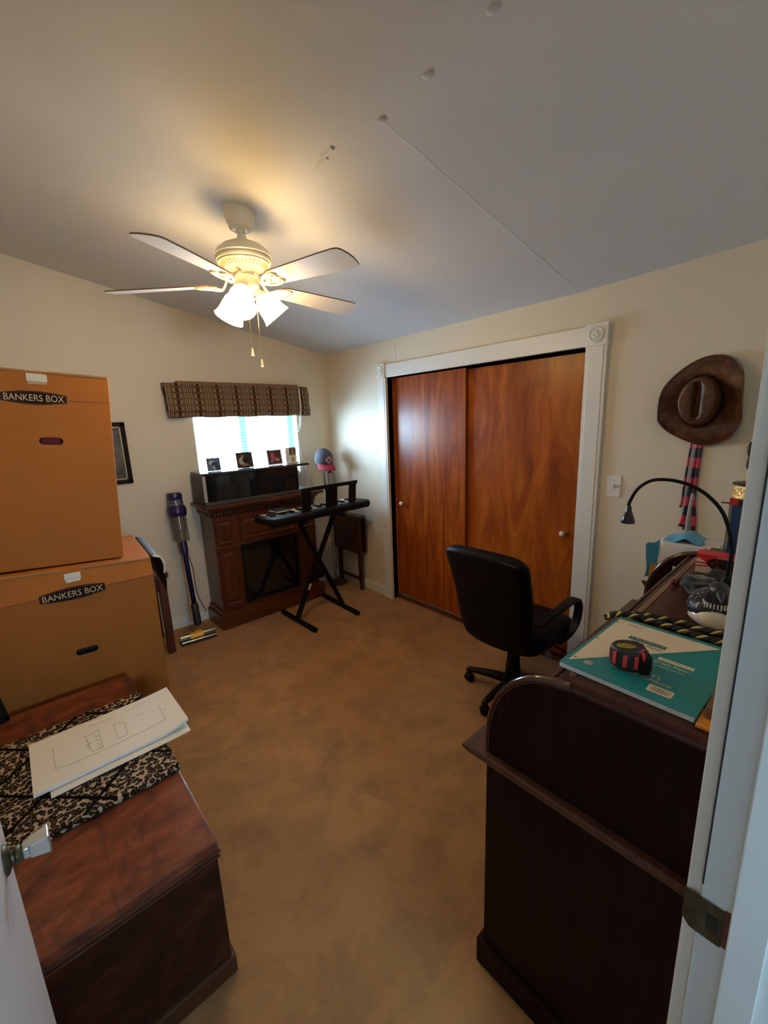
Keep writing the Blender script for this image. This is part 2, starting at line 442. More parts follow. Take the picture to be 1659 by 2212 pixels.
# sliding closet doors
b = MB(); b.box((.055, CY0+.0, .032), (.085, -1.69, CZ-.006)); d1 = struct(b.build('door_1', M['veneer'], bevel=.002))
b = MB(); b.box((.090, -1.62, .032), (.120, CY1, CZ-.013)); d2 = struct(b.build('door_2', M['veneer2'], bevel=.002))
def knob(par, x, y, z):
    b = MB(); b.lathe([(.006, 0), (.007, .012), (.014, .02), (.018, .028), (.017, .036), (.010, .041), (.002, .042)], (x, y, z), Matrix(((0, 0, -1), (0, 1, 0), (1, 0, 0))), 20)
    struct(b.build('knob', M['knob'], par, smooth=50))
knob(d1, .0555, -1.003, .937); knob(d2, .0905, -2.462, .905)
b = MB(); b.box((.004, CY0, 0), (.14, CY0+.006, CZ)); b.box((.004, CY1, 0), (.14, CY1-.006, CZ)); b.box((.004, CY0, CZ), (.14, CY1, CZ+.006)); b.box((.05, CY0, 0), (.135, CY1, .010)); b.box((.046, CY0, .0), (.052, CY1, .028))
struct(b.build('trim_5', M['jambwood']))
b = MB(); b.box((.0525, CY0-.01, .034), (.0548, -1.68, .055)); struct(b.build('door_sweep', M['steel'], d1))
# doorway: jambs, stops, room-side casing, strike plate
b = MB()
for s, x in ((1, DX1), (-1, DX0)):
    b.box((x, NW, 0), (x+s*.02, NW-.12, DZ)); b.box((x-s*.012, NW-.036, 0), (x, NW-.075, DZ))
b.box((DX0-.02, NW, DZ), (DX1+.02, NW-.12, DZ+.02)); b.box((DX0, NW-.036, DZ-.012), (DX1, NW-.075, DZ))
jamb = struct(b.build('trim_6', M['jamb'], bevel=.0015))
b = MB()
b.box((DX1+.005, NW, 0), (DX1+.062, NW+.018, DZ+.06)); b.box((DX0-.005, NW, 0), (DX0-.062, NW+.018, DZ+.06)); b.box((DX0-.005, NW, DZ+.005), (DX1+.005, NW+.018, DZ+.06))
struct(b.build('trim_7', plain('cream door casing', (.78, .71, .60), .4), bevel=.002))
b = MB(); b.box((DX1+.0005, NW-.029, .894), (DX1-.0008, NW-.036, .960)); struct(b.build('bare_wood', M['jambwood'], jamb))
b = MB()
pts = [(NW-.029, 0), (NW-.002, 0), (NW+.008, .001), (NW+.0185, .006), (NW+.0195, .011)]
R = [[(DX1-.0012-q-.0018*0, y, .893+(.006 if i > 2 else 0)), (DX1-.0012-q, y, .958-(.006 if i > 2 else 0)), (DX1-.0032-q, y, .958-(.006 if i > 2 else 0)), (DX1-.0032-q, y, .893+(.006 if i > 2 else 0))] for i, (y, q) in enumerate([(p[0], -p[1]) for p in pts])]
b.rings(R)
for zz in (.906, .947): b.lathe([(.0045, 0), (.004, .0012), (.001, .0014)], (DX1-.0032, NW-.016, zz), Matrix(((0, 0, -1), (0, 1, 0), (1, 0, 0))), 14)
b.box((DX1-.0031, NW-.010, .915), (DX1-.0036, NW-.024, .938), 1)
struct(b.build('strike_plate', [M['bronze'], M['hole']], jamb, smooth=30))
b = MB(); b.box((DX1-.0008, NW-.0012, .98), (DX1+.004, NW+.0006, 1.62)); struct(b.build('casing_gap', M['hole'], jamb))
b = MB(); b.tube([(DX1-.0008, NW-.0005, .62), (DX1-.0008, NW-.0008, .50), (DX1-.0008, NW-.0005, .36)], [.0006, .0028, .0006], 6)
struct(b.build('ink_mark', plain('dark blue ink', (.02, .03, .14), .6), jamb))
# room door, swung open against the left
dx = -2.644
b = MB(); b.box((dx, -2.835, .012), (dx-.036, NW-.006, 2.03))
d3 = struct(b.build('door_3', plain('door paint', (.70, .68, .70), .45, var=.02), bevel=.002))
MX = Matrix(((0, 0, 1), (0, 1, 0), (-1, 0, 0)))
def door_part(name, mats, b, par=d3, **k): return struct(b.build(name, mats, par, **k))
b = MB(); b.lathe([(.022, 0), (.021, .003), (.015, .006), (.010, .008), (.009, .012)], (dx+.0005, -2.893, 1.040), MX, 28); b.lathe([(.011, .011), (.013, .014), (.012, .018), (.009, .020)], (dx+.0005, -2.893, 1.040), MX, 24)
rose = door_part('knob_rose', M['bronze'], b, smooth=45)
b = MB(); b.lathe([(.010, .020), (.0125, .022), (.0125, .027), (.0155, .030), (.0205, .051), (.0195, .053), (.003, .0535)], (dx+.0005, -2.893, 1.040), MX @ rot('Z', 45), 4)
door_part('door_knob', plain('satin nickel', (.62, .64, .64), .32, metal=.8), b, bevel=.003)
b = MB(); b.box((dx-.008, -2.8345, .98), (dx-.028, -2.8335, 1.10)); b.box((dx-.013, -2.8345, 1.03), (dx-.023, -2.825, 1.05)); door_part('latch_plate', M['brass'], b)

# window with glare-lightened teal frame, mullion and glass
b = MB()
for a, c in (((WX0, .09, WZ0), (WX0+.035, .125, WZ1)), ((WX1, .09, WZ0), (WX1-.055, .125, WZ1)), ((WX0, .09, WZ0), (WX1, .125, WZ0+.035)), ((WX0, .09, WZ1), (WX1, .125, WZ1-.035))): b.box(a, c)
win = struct(b.build('window_1', M['window_frame'], bevel=.002))
b = MB(); b.box((-.925, .085, WZ0+.02), (-.865, .13, WZ1-.02)); struct(b.build('mullion', M['window_frame'], win, bevel=.002))
b = MB(); b.box((WX0+.03, .104, WZ0+.03), (WX1-.05, .108, WZ1-.03)); struct(b.build('window_pane', M['pane'], win))
b = MB(); b.box((WX0-.002, -.012, WZ0-.018), (WX1+.002, .09, WZ0)); struct(b.build('window_sill', M['trim'], win, bevel=.003))
# slatted white blind in the window recess
vb = thing('venetian_blind', 'white horizontal slat blind inside the bright window recess', 'blind', (-.868, .05, WZ0))
b = MB()
for k in range(29):
    z = WZ0+.03+k*.0262
    b.obox((-.868, .05, z), (.955, .022, .0008), rot('X', 3))
b.build('slats', plain('blind slat', (.85, .87, .86), .5), vb)
b = MB(); b.box((-1.347, .035, WZ1-.03), (-.389, .065, WZ1-.002)); b.build('headrail', M['white'], vb, bevel=.002)
b = MB(); b.box((-1.345, .038, WZ0+.004), (-.391, .062, WZ0+.018)); b.build('bottom_rail', M['white'], vb, bevel=.002)
b = MB(); b.tube([(-1.285, .033, WZ1-.02), (-1.262, .030, 1.22)], .0022, 6); b.build('tilt_wand', plain('grey wand', (.25, .27, .27), .4), vb)
# shrub outside the window
tr = thing('garden_tree', 'sunlit leafy tree seen through the left half of the window', 'tree', (-.95, 2.6, 0))
b = MB(); b.tube([(-.95, 2.6, -.6), (-.94, 2.6, .6), (-.90, 2.58, 1.2), (-.85, 2.6, 1.9)], [.05, .045, .03, .012], 8); b.build('trunk', M['bark'], tr)
b = MB()
for k in range(150):
    a = random.random()*2*PI; r = .28*math.sqrt(random.random())
    c = Vector((-.85+r*math.cos(a), 2.6+.25*random.uniform(-1, 1), 1.62+r*.75*math.sin(a))); Mr = rot('X', random.uniform(0, 360)) @ rot('Z', random.uniform(0, 360))
    P = [c + Mr @ Vector(q) for q in ((-.035, 0, 0), (0, .014, .004), (.035, 0, 0), (0, -.014, .004))]
    b.face([b._v(p) for p in P])
b.build('foliage', M['leaf'], tr)

# light switch on the right wall
sw = thing('light_switch', 'white toggle light switch plate on the wall beside the closet casing', 'light switch', (0, -2.774, 1.254))
b = MB(); b.box((-.0002, -2.736, 1.193), (-.006, -2.812, 1.315)); b.build('switch_plate', M['white'], sw, bevel=.003)
b = MB(); b.obox((-.010, -2.774, 1.256), (.016, .010, .022), rot('Y', -25)); b.build('toggle', M['white'], sw, bevel=.001)
for zz in (1.284, 1.225):
    b = MB(); b.lathe([(.003, 0), (.002, .001)], (-.006, -2.774, zz), Matrix(((0, 0, -1), (0, 1, 0), (1, 0, 0))), 10); b.build('screw', M['steel'], sw)
# ---------------------------------------------------------------- ceiling fan
AX, AY = -1.570, -1.650
fan = thing('ceiling_fan', 'ivory ceiling fan with five pale blades and lit glass shades', 'ceiling fan', (AX, AY, 2.61))
b = MB(); b.lathe([(.068, 2.635), (.069, 2.590), (.064, 2.580), (.062, 2.568), (.055, 2.560), (.052, 2.545), (.040, 2.536), (.026, 2.534)][::-1], (AX, AY, 0), None, 32); b.build('canopy', M['fan'], fan, smooth=35)
b = MB(); b.sphere((AX, AY, 2.533), .021, None, 16, 8); b.tube([(AX, AY, 2.535), (AX, AY, 2.48)], .0115, 14); b.lathe([(.021, 2.515), (.022, 2.50), (.033, 2.485), (.034, 2.47)][::-1], (AX, AY, 0), None, 24); b.build('downrod', M['fan'], fan, smooth=40)
b = MB()
b.lathe([(.033, 2.490), (.060, 2.483), (.092, 2.468), (.114, 2.450), (.125, 2.434), (.128, 2.424), (.120, 2.418), (.124, 2.412), (.122, 2.404), (.115, 2.400), (.117, 2.394), (.108, 2.388), (.094, 2.380), (.074, 2.370), (.068, 2.368), (.062, 2.362), (.055, 2.356), (.055, 2.342), (.02, 2.340)][::-1], (AX, AY, 0), None, 48)
b.build('motor_housing', M['fan'], fan, smooth=30)
b = MB()
for k in range(36):
    a = 2*PI*k/36; c = Vector((AX+.0985*math.cos(a), AY+.0985*math.sin(a), 2.3815))
    b.obox(c, (.024, .0055, .002), rot('Z', math.degrees(a)) @ rot('Y', -27))
b.build('vent_slots', M['vent'], fan)
b = MB(); b.lathe([(.050, 2.345), (.061, 2.341), (.062, 2.334), (.058, 2.330), (.058, 2.305), (.061, 2.300), (.058, 2.292), (.046, 2.282), (.028, 2.276), (.016, 2.262), (.012, 2.252), (.004, 2.249)][::-1], (AX, AY, 0), None, 36); b.build('light_kit', M['fan'], fan, smooth=35)
BANG = (70, 141, 214, 284, 1)
def blade_mb():
    b = MB()
    out = [(.165, -.040), (.20, -.052), (.50, -.070), (.585, -.072), (.606, -.068), (.618, -.055), (.628, -.02), (.630, .01), (.626, .04), (.618, .060), (.600, .068), (.50, .068), (.20, .052), (.165, .040)]
    b.prism(out, lambda p: (p[0], p[1], 0), lambda p: (p[0], p[1], .006), 0, 1); return b
def iron_mb():
    b = MB()
    b.tube(smoothpath([(.048, 0, .046), (.080, 0, .030), (.11, 0, -.012), (.14, 0, -.014), (.17, 0, -.006)], 5), .0085, 8, flat=.7)
    for s in (1, -1):
        b.tube(smoothpath([(.12, .004*s, -.012), (.145, .028*s, -.010), (.18, .040*s, -.006), (.215, .036*s, -.004), (.222, .020*s, -.004), (.205, .014*s, -.005), (.198, .024*s, -.006)], 5), [.007]*25+[.006]*6, 8, flat=.7)
    b.prism([(.15, -.024), (.19, -.030), (.20, -.010), (.235, 0), (.20, .010), (.19, .030), (.15, .024), (.135, 0)], lambda p: (p[0], p[1], -.005), lambda p: (p[0], p[1], -.0005))
    return b
for k, ang in enumerate(BANG):
    L = Matrix.Translation((AX, AY, 2.308)) @ Matrix.Rotation(math.radians(ang), 4, 'Z')
    Lb = L @ Matrix.Rotation(math.radians(2.0), 4, 'Y') @ Matrix.Rotation(math.radians(-12), 4, 'X')
    b = blade_mb(); b.bm.transform(Lb); bl = b.build('blade', [M['blade'], M['blade_edge']], fan)
    b = iron_mb(); b.bm.transform(Lb); b.build('blade_iron', M['fan'], bl, smooth=50)
SHADE = emit('lit frosted glass shade', LAMP_COLOUR, LAMP_STRENGTH)
for k in range(3):
    ang = -116-15+120*k
    L = Matrix.Translation((AX, AY, 2.285)) @ Matrix.Rotation(math.radians(ang), 4, 'Z') @ Matrix.Translation((.05, 0, 0)) @ Matrix.Rotation(math.radians(180-40), 4, 'Y')
    b = MB(); b.lathe([(.016, -.015), (.021, .004), (.024, .012), (.033, .016), (.035, .028), (.030, .030)], (0, 0, 0), None, 24); b.bm.transform(L); h = b.build('lamp_holder', M['fan'], fan, smooth=40)
    b = MB()
    prof = [(.028, .024), (.036, .030), (.047, .046), (.054, .066), (.057, .088), (.060, .108), (.067, .128), (.071, .135)]
    b.lathe(prof + [(r-.004, z) for r, z in prof[::-1]], (0, 0, 0), None, 32, cap=False); b.bm.transform(L); b.build('lamp_shade', SHADE, fan, smooth=50)
for (ox, oy, z0, z1) in ((.00, -.02, 2.25, 1.992), (.040, -.035, 2.25, 1.940)):
    d = Vector((.89, -.43, 0)); q = Vector((AX, AY, 0)) + d*ox + Vector((-.43, -.89, 0))*(-oy)
    b = MB(); b.tube([(q.x, q.y, z0+.02), (q.x, q.y, z1+.03)], .0016, 6)
    pc = b.build('pull_chain', M['brass'], fan)
    b = MB(); b.lathe([(.002, .034), (.0035, .030), (.004, .018), (.0075, .004), (.0075, 0), (.001, 0)][::-1], (q.x, q.y, z1), None, 14); b.build('pull_knob', M['fan'], pc, smooth=40)

# ---------------------------------------------------------------- roman shade
def plaid():
    t = NT('brown plaid fabric'); v = t.coords(); sp = t.n('ShaderNodeSeparateXYZ'); t.l(v, sp.inputs[0])
    def band(c, period, lo, hi, off=0.):
        f = t.math('FRACT', t.math('ADD', t.math('DIVIDE', c, period), off)); return t.math('MULTIPLY', t.math('GREATER_THAN', f, lo), t.math('LESS_THAN', f, hi))
    x, z = sp.outputs[0], sp.outputs[2]
    base = (.34, .26, .175)
    PX = .158
    c = t.mix(band(x, PX, .26, .74), base, (.13, .08, .045))
    c = t.mix(t.math('MULTIPLY', band(x, PX, .32, .68), band(z, .047, .18, .82)), c, (.30, .22, .14))
    c = t.mix(t.math('MULTIPLY', band(x, PX, .41, .59), band(z, .047, .12, .88)), c, (.055, .018, .008))
    for lo, hi in ((.03, .075), (.115, .15), (.20, .245), (.755, .80), (.85, .885), (.925, .97)): c = t.mix(band(x, PX, lo, hi), c, (.055, .020, .009))
    c = t.mix(t.math('MULTIPLY', band(z, .047, .0, .11), .75), c, (.07, .028, .013))
    c = t.mix(t.math('MULTIPLY', t.ramp(t.noise(v, 260, 2), [(.35, (1, 1, 1)), (.6, (0, 0, 0))]), .35), c, (.12, .07, .04))
    t.l(c, t.b.inputs['Base Color']); t.b.inputs['Roughness'].default_value = .9; t.b.inputs['Specular IOR Level'].default_value = .1
    return t.m
PLAID = plaid()
rs = thing('roman_shade', 'brown plaid fabric roman shade gathered above the window', 'window shade', (-.914, -.05, 1.75))
b = MB()
prof = [(-.004, 2.012), (-.050, 2.015), (-.072, 2.008), (-.078, 1.985), (-.082, 1.93), (-.088, 1.86), (-.094, 1.805), (-.096, 1.792), (-.086, 1.788), (-.078, 1.792), (-.084, 1.778), (-.085, 1.760), (-.078, 1.750), (-.060, 1.748), (-.052, 1.765), (-.046, 1.80), (-.04, 1.9), (-.004, 1.96)]
R = []
n = 30
for i in range(n+1):
    x = -1.555+1.275*i/n; R.append([Vector((x+.006*math.sin(z*40)*(1 if i in (0, n) else 0), y+.0025*math.sin(i*1.3+z*30), z-.003*math.sin(i*.9) if z < 1.8 else z)) for y, z in prof])
b.rings(R); b.build('shade_fabric', PLAID, rs, smooth=50)
b = MB(); b.box((-1.455, -.002, 1.985), (-.385, -.068, 2.030)); b.build('headrail_board', plain('brown board', (.20, .10, .05), .55, var=.1, vscale=20), rs, bevel=.002)
b = MB(); b.tube(smoothpath([(-.395, -.099, 2.0), (-.395, -.106, 1.82), (-.398, -.092, 1.74), (-.40, -.07, 1.66), (-.425, -.05, 1.615), (-.46, -.035, 1.605)], 6), .0035, 6)
b.tube(smoothpath([(-.388, -.099, 2.0), (-.388, -.108, 1.82), (-.386, -.092, 1.74), (-.385, -.07, 1.65), (-.415, -.05, 1.59), (-.455, -.035, 1.588)], 6), .0035, 6)
b.build('pull_cord', M['white'], rs, smooth=60)
b = MB(); b.tube(smoothpath([(-.43, -.06, 1.76), (-.405, -.02, 1.60), (-.372, -.012, 1.45), (-.350, -.012, 1.34)], 6), .0022, 6); b.build('lift_cord', plain('grey cord', (.4, .4, .38), .6), rs)

# ---------------------------------------------------------------- electric fireplace
FX0, FX1, FY = -1.435, -.415, -.345
fp = thing('electric_fireplace', 'dark oak electric fireplace with dentil mantel under the window', 'fireplace', ((FX0+FX1)/2, -.17, 0))
b = MB(); b.box((FX0, -.016, .002), (FX1, FY, .115)); b.prism([(0, .115), (.0, .117), (.018, .145), (.018, .15), (0, .15)], lambda p: (FX0+p[0], FY+.0+p[0], p[1]), lambda p: (FX1-p[0], FY+p[0], p[1]))
b.box((FX0+.018, -.016, .115), (FX1-.018, FY+.018, .150)); b.build('base_plinth', M['oak_h'], fp, bevel=.004)
BY = FY+.038
b = MB(); b.box((FX0+.035, -.016, .15), (FX0+.238, BY, .96)); b.box((FX1-.238, -.016, .15), (FX1-.035, BY, .96)); b.box((FX0+.238, -.016, .70), (FX1-.238, BY, .96)); b.box((FX0+.238, -.016, .15), (FX1-.238, BY, .165)); b.box((FX0+.238, -.016, .15), (FX1-.238, -.03, .70))
b.build('surround', M['oak'], fp, bevel=.002)
def panel(par, x0, x1, z0, z1, y, mat, name='raised_panel'):
    b = MB()
    fr = [(0, .001), (0, .008), (.010, .009), (.016, .002), (.030, .003), (.045, .011), (.05, .011)]
    R = [[(x0+o, y-h, z0+o), (x1-o, y-h, z0+o), (x1-o, y-h, z1-o), (x0+o, y-h, z1-o)] for o, h in fr]
    b.rings(R); return b.build(name, mat, par, bevel=.0015)
for x0 in (FX0+.053, FX1-.213):
    panel(fp, x0, x0+.16, .725, .93, BY, M['oak']); panel(fp, x0, x0+.16, .19, .67, BY, M['oak'])
panel(fp, FX0+.256, FX1-.256, .735, .925, BY, M['oak_h'])
b = MB(); b.box((FX0+.035, BY+.002, .688), (FX1-.035, BY-.010, .704)); b.build('rail_molding', M['oak_h'], fp, bevel=.004)
b = MB(); b.box((FX0+.241, BY+.020, .168), (FX1-.241, BY+.030, .697)); b.build('firebox_glass', M['smoked'], fp)
b = MB()
for (a, c) in (((FX0+.238, BY+.022, .165), (FX0+.256, BY+.002, .70)), ((FX1-.238, BY+.022, .165), (FX1-.256, BY+.002, .70)), ((FX0+.256, BY+.022, .165), (FX1-.256, BY+.002, .185)), ((FX0+.256, BY+.022, .655), (FX1-.256, BY+.002, .70))): b.box(a, c)
b.build('firebox_frame', M['black_matte'], fp)
b = MB()
for z0, z1, o in ((.952, .962, .006), (1.000, 1.012, .024), (1.012, 1.024, .032), (1.024, 1.036, .044)):
    b.box((FX0+.035-o, -.016, z0), (FX1-.035+o, BY-o, z1))
b.box((FX0+.030, -.016, .972), (FX1-.030, BY-.006, .998)); b.build('cornice', M['oak_h'], fp, bevel=.003)
b = MB()
n = 34
for k in range(n):
    x = FX0+.035+(FX1-FX0-.07)*(k+.5)/n; b.box((x-.008, BY-.004, .970), (x+.008, BY-.024, .9985))
for k in range(10):
    y = BY+.0+.27*(k+.5)/10
    for s, xx in ((-1, FX0+.030), (1, FX1-.030)): b.box((xx, y-.008, .970), (xx+s*.018, y+.008, .9985))
b.build('dentil_molding', wood('dentil oak', (.06, .016, .005), (.11, .03, .009), (.16, .05, .014), scale=(16, 16, 1.2), rough=.35), fp)
b = MB(); b.box((FX0-.028, -.016, 1.036), (FX1+.028, FY-.052, 1.062)); b.build('mantel_shelf', M['oak_h'], fp, bevel=.006, seg=3)
# ---------------------------------------------------------------- glass-fronted cabinet on the mantel
MZ = 1.062
cb = thing('media_cabinet', 'long black glass-fronted cabinet standing on the fireplace mantel', 'cabinet', (-.93, -.2, MZ))
GREY = plain('charcoal panel', (.055, .052, .05), .5, var=.05); ALU = plain('satin aluminium', (.55, .53, .52), .4, metal=.6)
CX0, CX1, CY = -1.445, -.485, -.325
b = MB(); b.box((CX0, -.06, MZ+.001), (CX1, CY-.008, MZ+.026)); b.build('base_panel', GREY, cb, bevel=.002)
b = MB(); b.box((CX0, -.06, 1.298), (CX1, CY-.006, 1.318)); b.build('top_panel', plain('glossy black top', (.03, .032, .034), .12), cb, bevel=.002)
for xa in (CX0, -.622):
    b = MB(); b.box((xa, -.06, MZ+.026), (xa+.022, CY+.018, 1.298)); b.build('side_panel', GREY, cb)
b = MB(); b.box((CX0+.02, -.06, MZ+.026), (-.60, -.07, 1.298)); b.build('back_panel', M['black_matte'], cb)
b = MB(); b.box((CX0+.002, CY+.014, MZ+.028), (CX0+.024, CY-.004, 1.296)); b.build('door_stile', ALU, cb, bevel=.002)
b = MB(); b.box((CX0+.026, CY+.008, MZ+.030), (-.603, CY, 1.294)); b.build('glass_door', M['smoked'], cb, bevel=.001)
for x, y in ((-.545, CY+.012), (-.500, CY+.012), (-.500, -.09)):
    b = MB(); b.tube([(x, y, MZ+.024), (x, y, 1.300)], .006, 12); b.build('metal_post', ALU, cb, smooth=50)
b = MB(); b.box((-1.13, CY+.05, MZ+.03), (-1.03, CY+.10, 1.22)); b.build('shelf_divider', plain('grey divider', (.12, .12, .12), .5), cb)
# ---------------------------------------------------------------- framed photos on the cabinet
def photo_frame(x0, x1, z1, y, rz, label, frame_mat, cols, w, seed):
    z0 = 1.319; xc = (x0+x1)/2; hw = (x1-x0)/2; t = thing('photo_frame', label, 'picture frame', (xc, y, z0), math.radians(rz), 'framed photos on the cabinet')
    Rm = Matrix.Translation((xc, y, z0)) @ Matrix.Rotation(math.radians(rz), 4, 'Z') @ Matrix.Rotation(math.radians(-9), 4, 'X'); h = z1-z0
    def bb(name, mats, b, **k): b.bm.transform(Rm); return b.build(name, mats, t, **k)
    b = MB()
    for a, c in (((-hw, 0, 0), (-hw+w, -.012, h)), ((hw, 0, 0), (hw-w, -.012, h)), ((-hw, 0, 0), (hw, -.012, w)), ((-hw, 0, h-w), (hw, -.012, h))): b.box(a, c)
    bb('frame', frame_mat, b, bevel=.001)
    b = MB(); b.box((-hw+.001, .001, .001), (hw-.001, -.002, h-.001)); bb('backing', M['black_matte'], b)
    b = MB(); rr = random.Random(seed)
    b.box((-hw+w, -.0022, w), (hw-w, -.004, h-w), 0)
    for k, (u, v, ru, rv, m) in enumerate(cols[1]):
        n = 14; pts = [(-hw+2*hw*u+ru*math.cos(2*PI*i/n), h*v+rv*math.sin(2*PI*i/n)) for i in range(n)]
        f = [b._v((min(max(p[0], -hw+w), hw-w), -.0042-.0001*k, min(max(p[1], w), h-w))) for p in pts]; b.face(f, m)
    bb('photograph', cols[0], b)
    b = MB(); b.hexa([(-.02, .002, h*.6), (.02, .002, h*.6), (.02, .045, .012), (-.02, .045, .012), (-.02, .004, h*.62), (.02, .004, h*.62), (.02, .05, .012), (-.02, .05, .012)]); bb('easel_back', M['black_matte'], b)
    return t
pc = lambda n, c: plain(n, c, .35)
photo_frame(-1.352, -1.248, 1.424, -.205, -4, 'small frame with a bluish photo, farthest left on the glass-fronted cabinet', M['black_plastic'],
            ([pc('photo blue', (.10, .16, .28)), pc('photo pale', (.50, .58, .68)), pc('photo dark', (.03, .04, .07))], [(.35, .65, .02, .015, 1), (.6, .55, .028, .012, 2), (.55, .25, .012, .014, 1), (.75, .3, .02, .02, 2)]), .004, 1)
photo_frame(-1.108, -.962, 1.450, -.205, 3, 'brown framed photo of a seated man in a pale shirt, middle of the cabinet top', M['redwood'],
            ([pc('photo brown', (.05, .035, .03)), pc('photo shirt', (.42, .40, .40)), pc('photo skin', (.35, .17, .10)), pc('photo black', (.01, .01, .01))], [(.36, .45, .032, .035, 1), (.40, .74, .012, .016, 2), (.62, .5, .035, .03, 3), (.50, .2, .035, .010, 2)]), .008, 2)
photo_frame(-.830, -.682, 1.452, -.205, 3, 'silver rimmed frame with a dark red photo, right of the middle one', M['steel'],
            ([pc('photo dark red', (.06, .018, .02)), pc('photo rose', (.36, .08, .10)), pc('photo light', (.5, .42, .40))], [(.38, .55, .02, .04, 1), (.6, .4, .035, .014, 1), (.30, .25, .010, .010, 2), (.7, .3, .02, .008, 2)]), .010, 3)
sc_ = thing('saint_card', 'small white card with a standing gold figure at the right end of the cabinet top', 'card', (-.575, -.2, 1.319))
b = MB(); b.box((-.640, -.190, 1.319), (-.530, -.196, 1.462)); b.build('card', plain('card white', (.80, .80, .76), .5), sc_, bevel=.001)
b = MB(); b.box((-.600, -.1965, 1.392), (-.540, -.1975, 1.458), 0)
for (z, rx, rz_, m) in ((1.400, .018, .016, 1), (1.418, .014, .016, 1), (1.440, .011, .012, 2), (1.350, .015, .026, 1)):
    n = 14; b.face([b._v((-.569+rx*math.cos(2*PI*i/n), -.1979-.0001*m, z+rz_*math.sin(2*PI*i/n))) for i in range(n)], m)
b.build('printed_figure', [pc('card dark', (.10, .05, .03)), pc('card gold', (.45, .26, .10)), pc('card skin', (.42, .22, .13))], sc_)
b = MB(); b.box((-.645, -.17, 1.319), (-.525, -.215, 1.327)); b.build('card_base', M['white'], sc_, bevel=.001)
# ---------------------------------------------------------------- keyboard on its X stand
KC = (-.648, -.655, .905)
kb = thing('electric_keyboard', 'black electric keyboard with its back to the camera on an X stand', 'keyboard', KC, math.radians(3.0))
KM = root_matrix(kb)
def kpart(name, mats, b, par=kb, **k): b.bm.transform(KM); return b.build(name, mats, par, **k)
prof = [(-.150, .022), (-.150, .050), (-.140, .064), (-.122, .071), (-.035, .066), (-.022, .062), (-.020, .044), (.142, .044), (.150, .040), (.152, .020), (.135, .002), (-.130, .002)]
b = MB(); b.prism(prof, lambda p: (-.456, p[0], p[1]), lambda p: (.456, p[0], p[1]))
end = [(-.150, .022), (-.150, .050), (-.140, .064), (-.122, .071), (-.035, .066), (.110, .058), (.148, .050), (.152, .020), (.135, .002), (-.130, .002)]
for s in (-1, 1):
    R = [[Vector((s*x, y*k+.0*0, .04+(z-.04)*k2)) for y, z in end] for x, k, k2 in ((.456, 1, 1), (.490, 1, 1), (.500, .94, .86), (.506, .80, .6))]
    b.rings(R)
kpart('keyboard_body', M['black_plastic'], b, smooth=30)
WK = plain('white key', (.82, .82, .80), .25); 
b = MB(); b.box((-.0119, -.018, 0), (.0119, .138, .014)); b.bm.transform(KM @ Matrix.Translation((-.4410, 0, .045))); k0 = b.build('white_key', WK, kb, bevel=.0008)
for i in range(1, 36):
    o = k0.copy(); COL.objects.link(o); o.parent = kb; o.location = (.0252*i, 0, 0)
b = MB(); b.box((-.006, -.018, 0), (.006, .078, .013)); b.bm.transform(KM @ Matrix.Translation((-.4410+.0126, 0, .059))); k1 = None; k1 = b.build('black_key', M['black_plastic'], kb, bevel=.001)
for i in range(1, 35):
    if i % 7 in (1, 2, 4, 5, 6, 0) and i % 7 not in (2, 6):
        o = k1.copy(); COL.objects.link(o); o.parent = kb; o.location = (.0252*i, 0, 0)
b = MB()
T = lambda x, z: (x, -.108-.10*z, .062+z)
def bar(x0, x1, z0, z1):
    P = [T(x0, z0), T(x1, z0), T(x1, z1), T(x0, z1)]; Q = [(p[0], p[1]-.007, p[2]) for p in P]
    b.hexa([P[0], P[1], Q[1], Q[0], P[3], P[2], Q[2], Q[3]])
OX = .066
bar(OX-.286, OX+.300, .170, .202); bar(OX-.286, OX-.195, 0, .171); bar(OX-.045, OX+.075, 0, .171); bar(OX+.205, OX+.285, 0, .171); bar(OX-.286, OX+.290, -.006, .012)
kpart('music_rest', M['black_plastic'], b, bevel=.002)
b = MB(); b.box((-.25, -.105, .068), (.40, -.09, .0725)); kpart('panel_strip', plain('grey strip', (.16, .16, .17), .3), b)
nb = thing('small_notebook', 'small black notebook with pale page edges lying on the keyboard keys', 'notebook', (-.985, -.60, .965))
b = MB(); b.obox((-.965, -.598, .9955), (.115, .135, .004), rot('Z', 5)); b.obox((-.965, -.598, .9805), (.115, .135, .003), rot('Z', 5)); b.build('cover', M['black_matte'], nb)
b = MB(); b.obox((-.965, -.598, .988), (.108, .130, .0115), rot('Z', 5)); b.build('pages', M['paper'], nb)

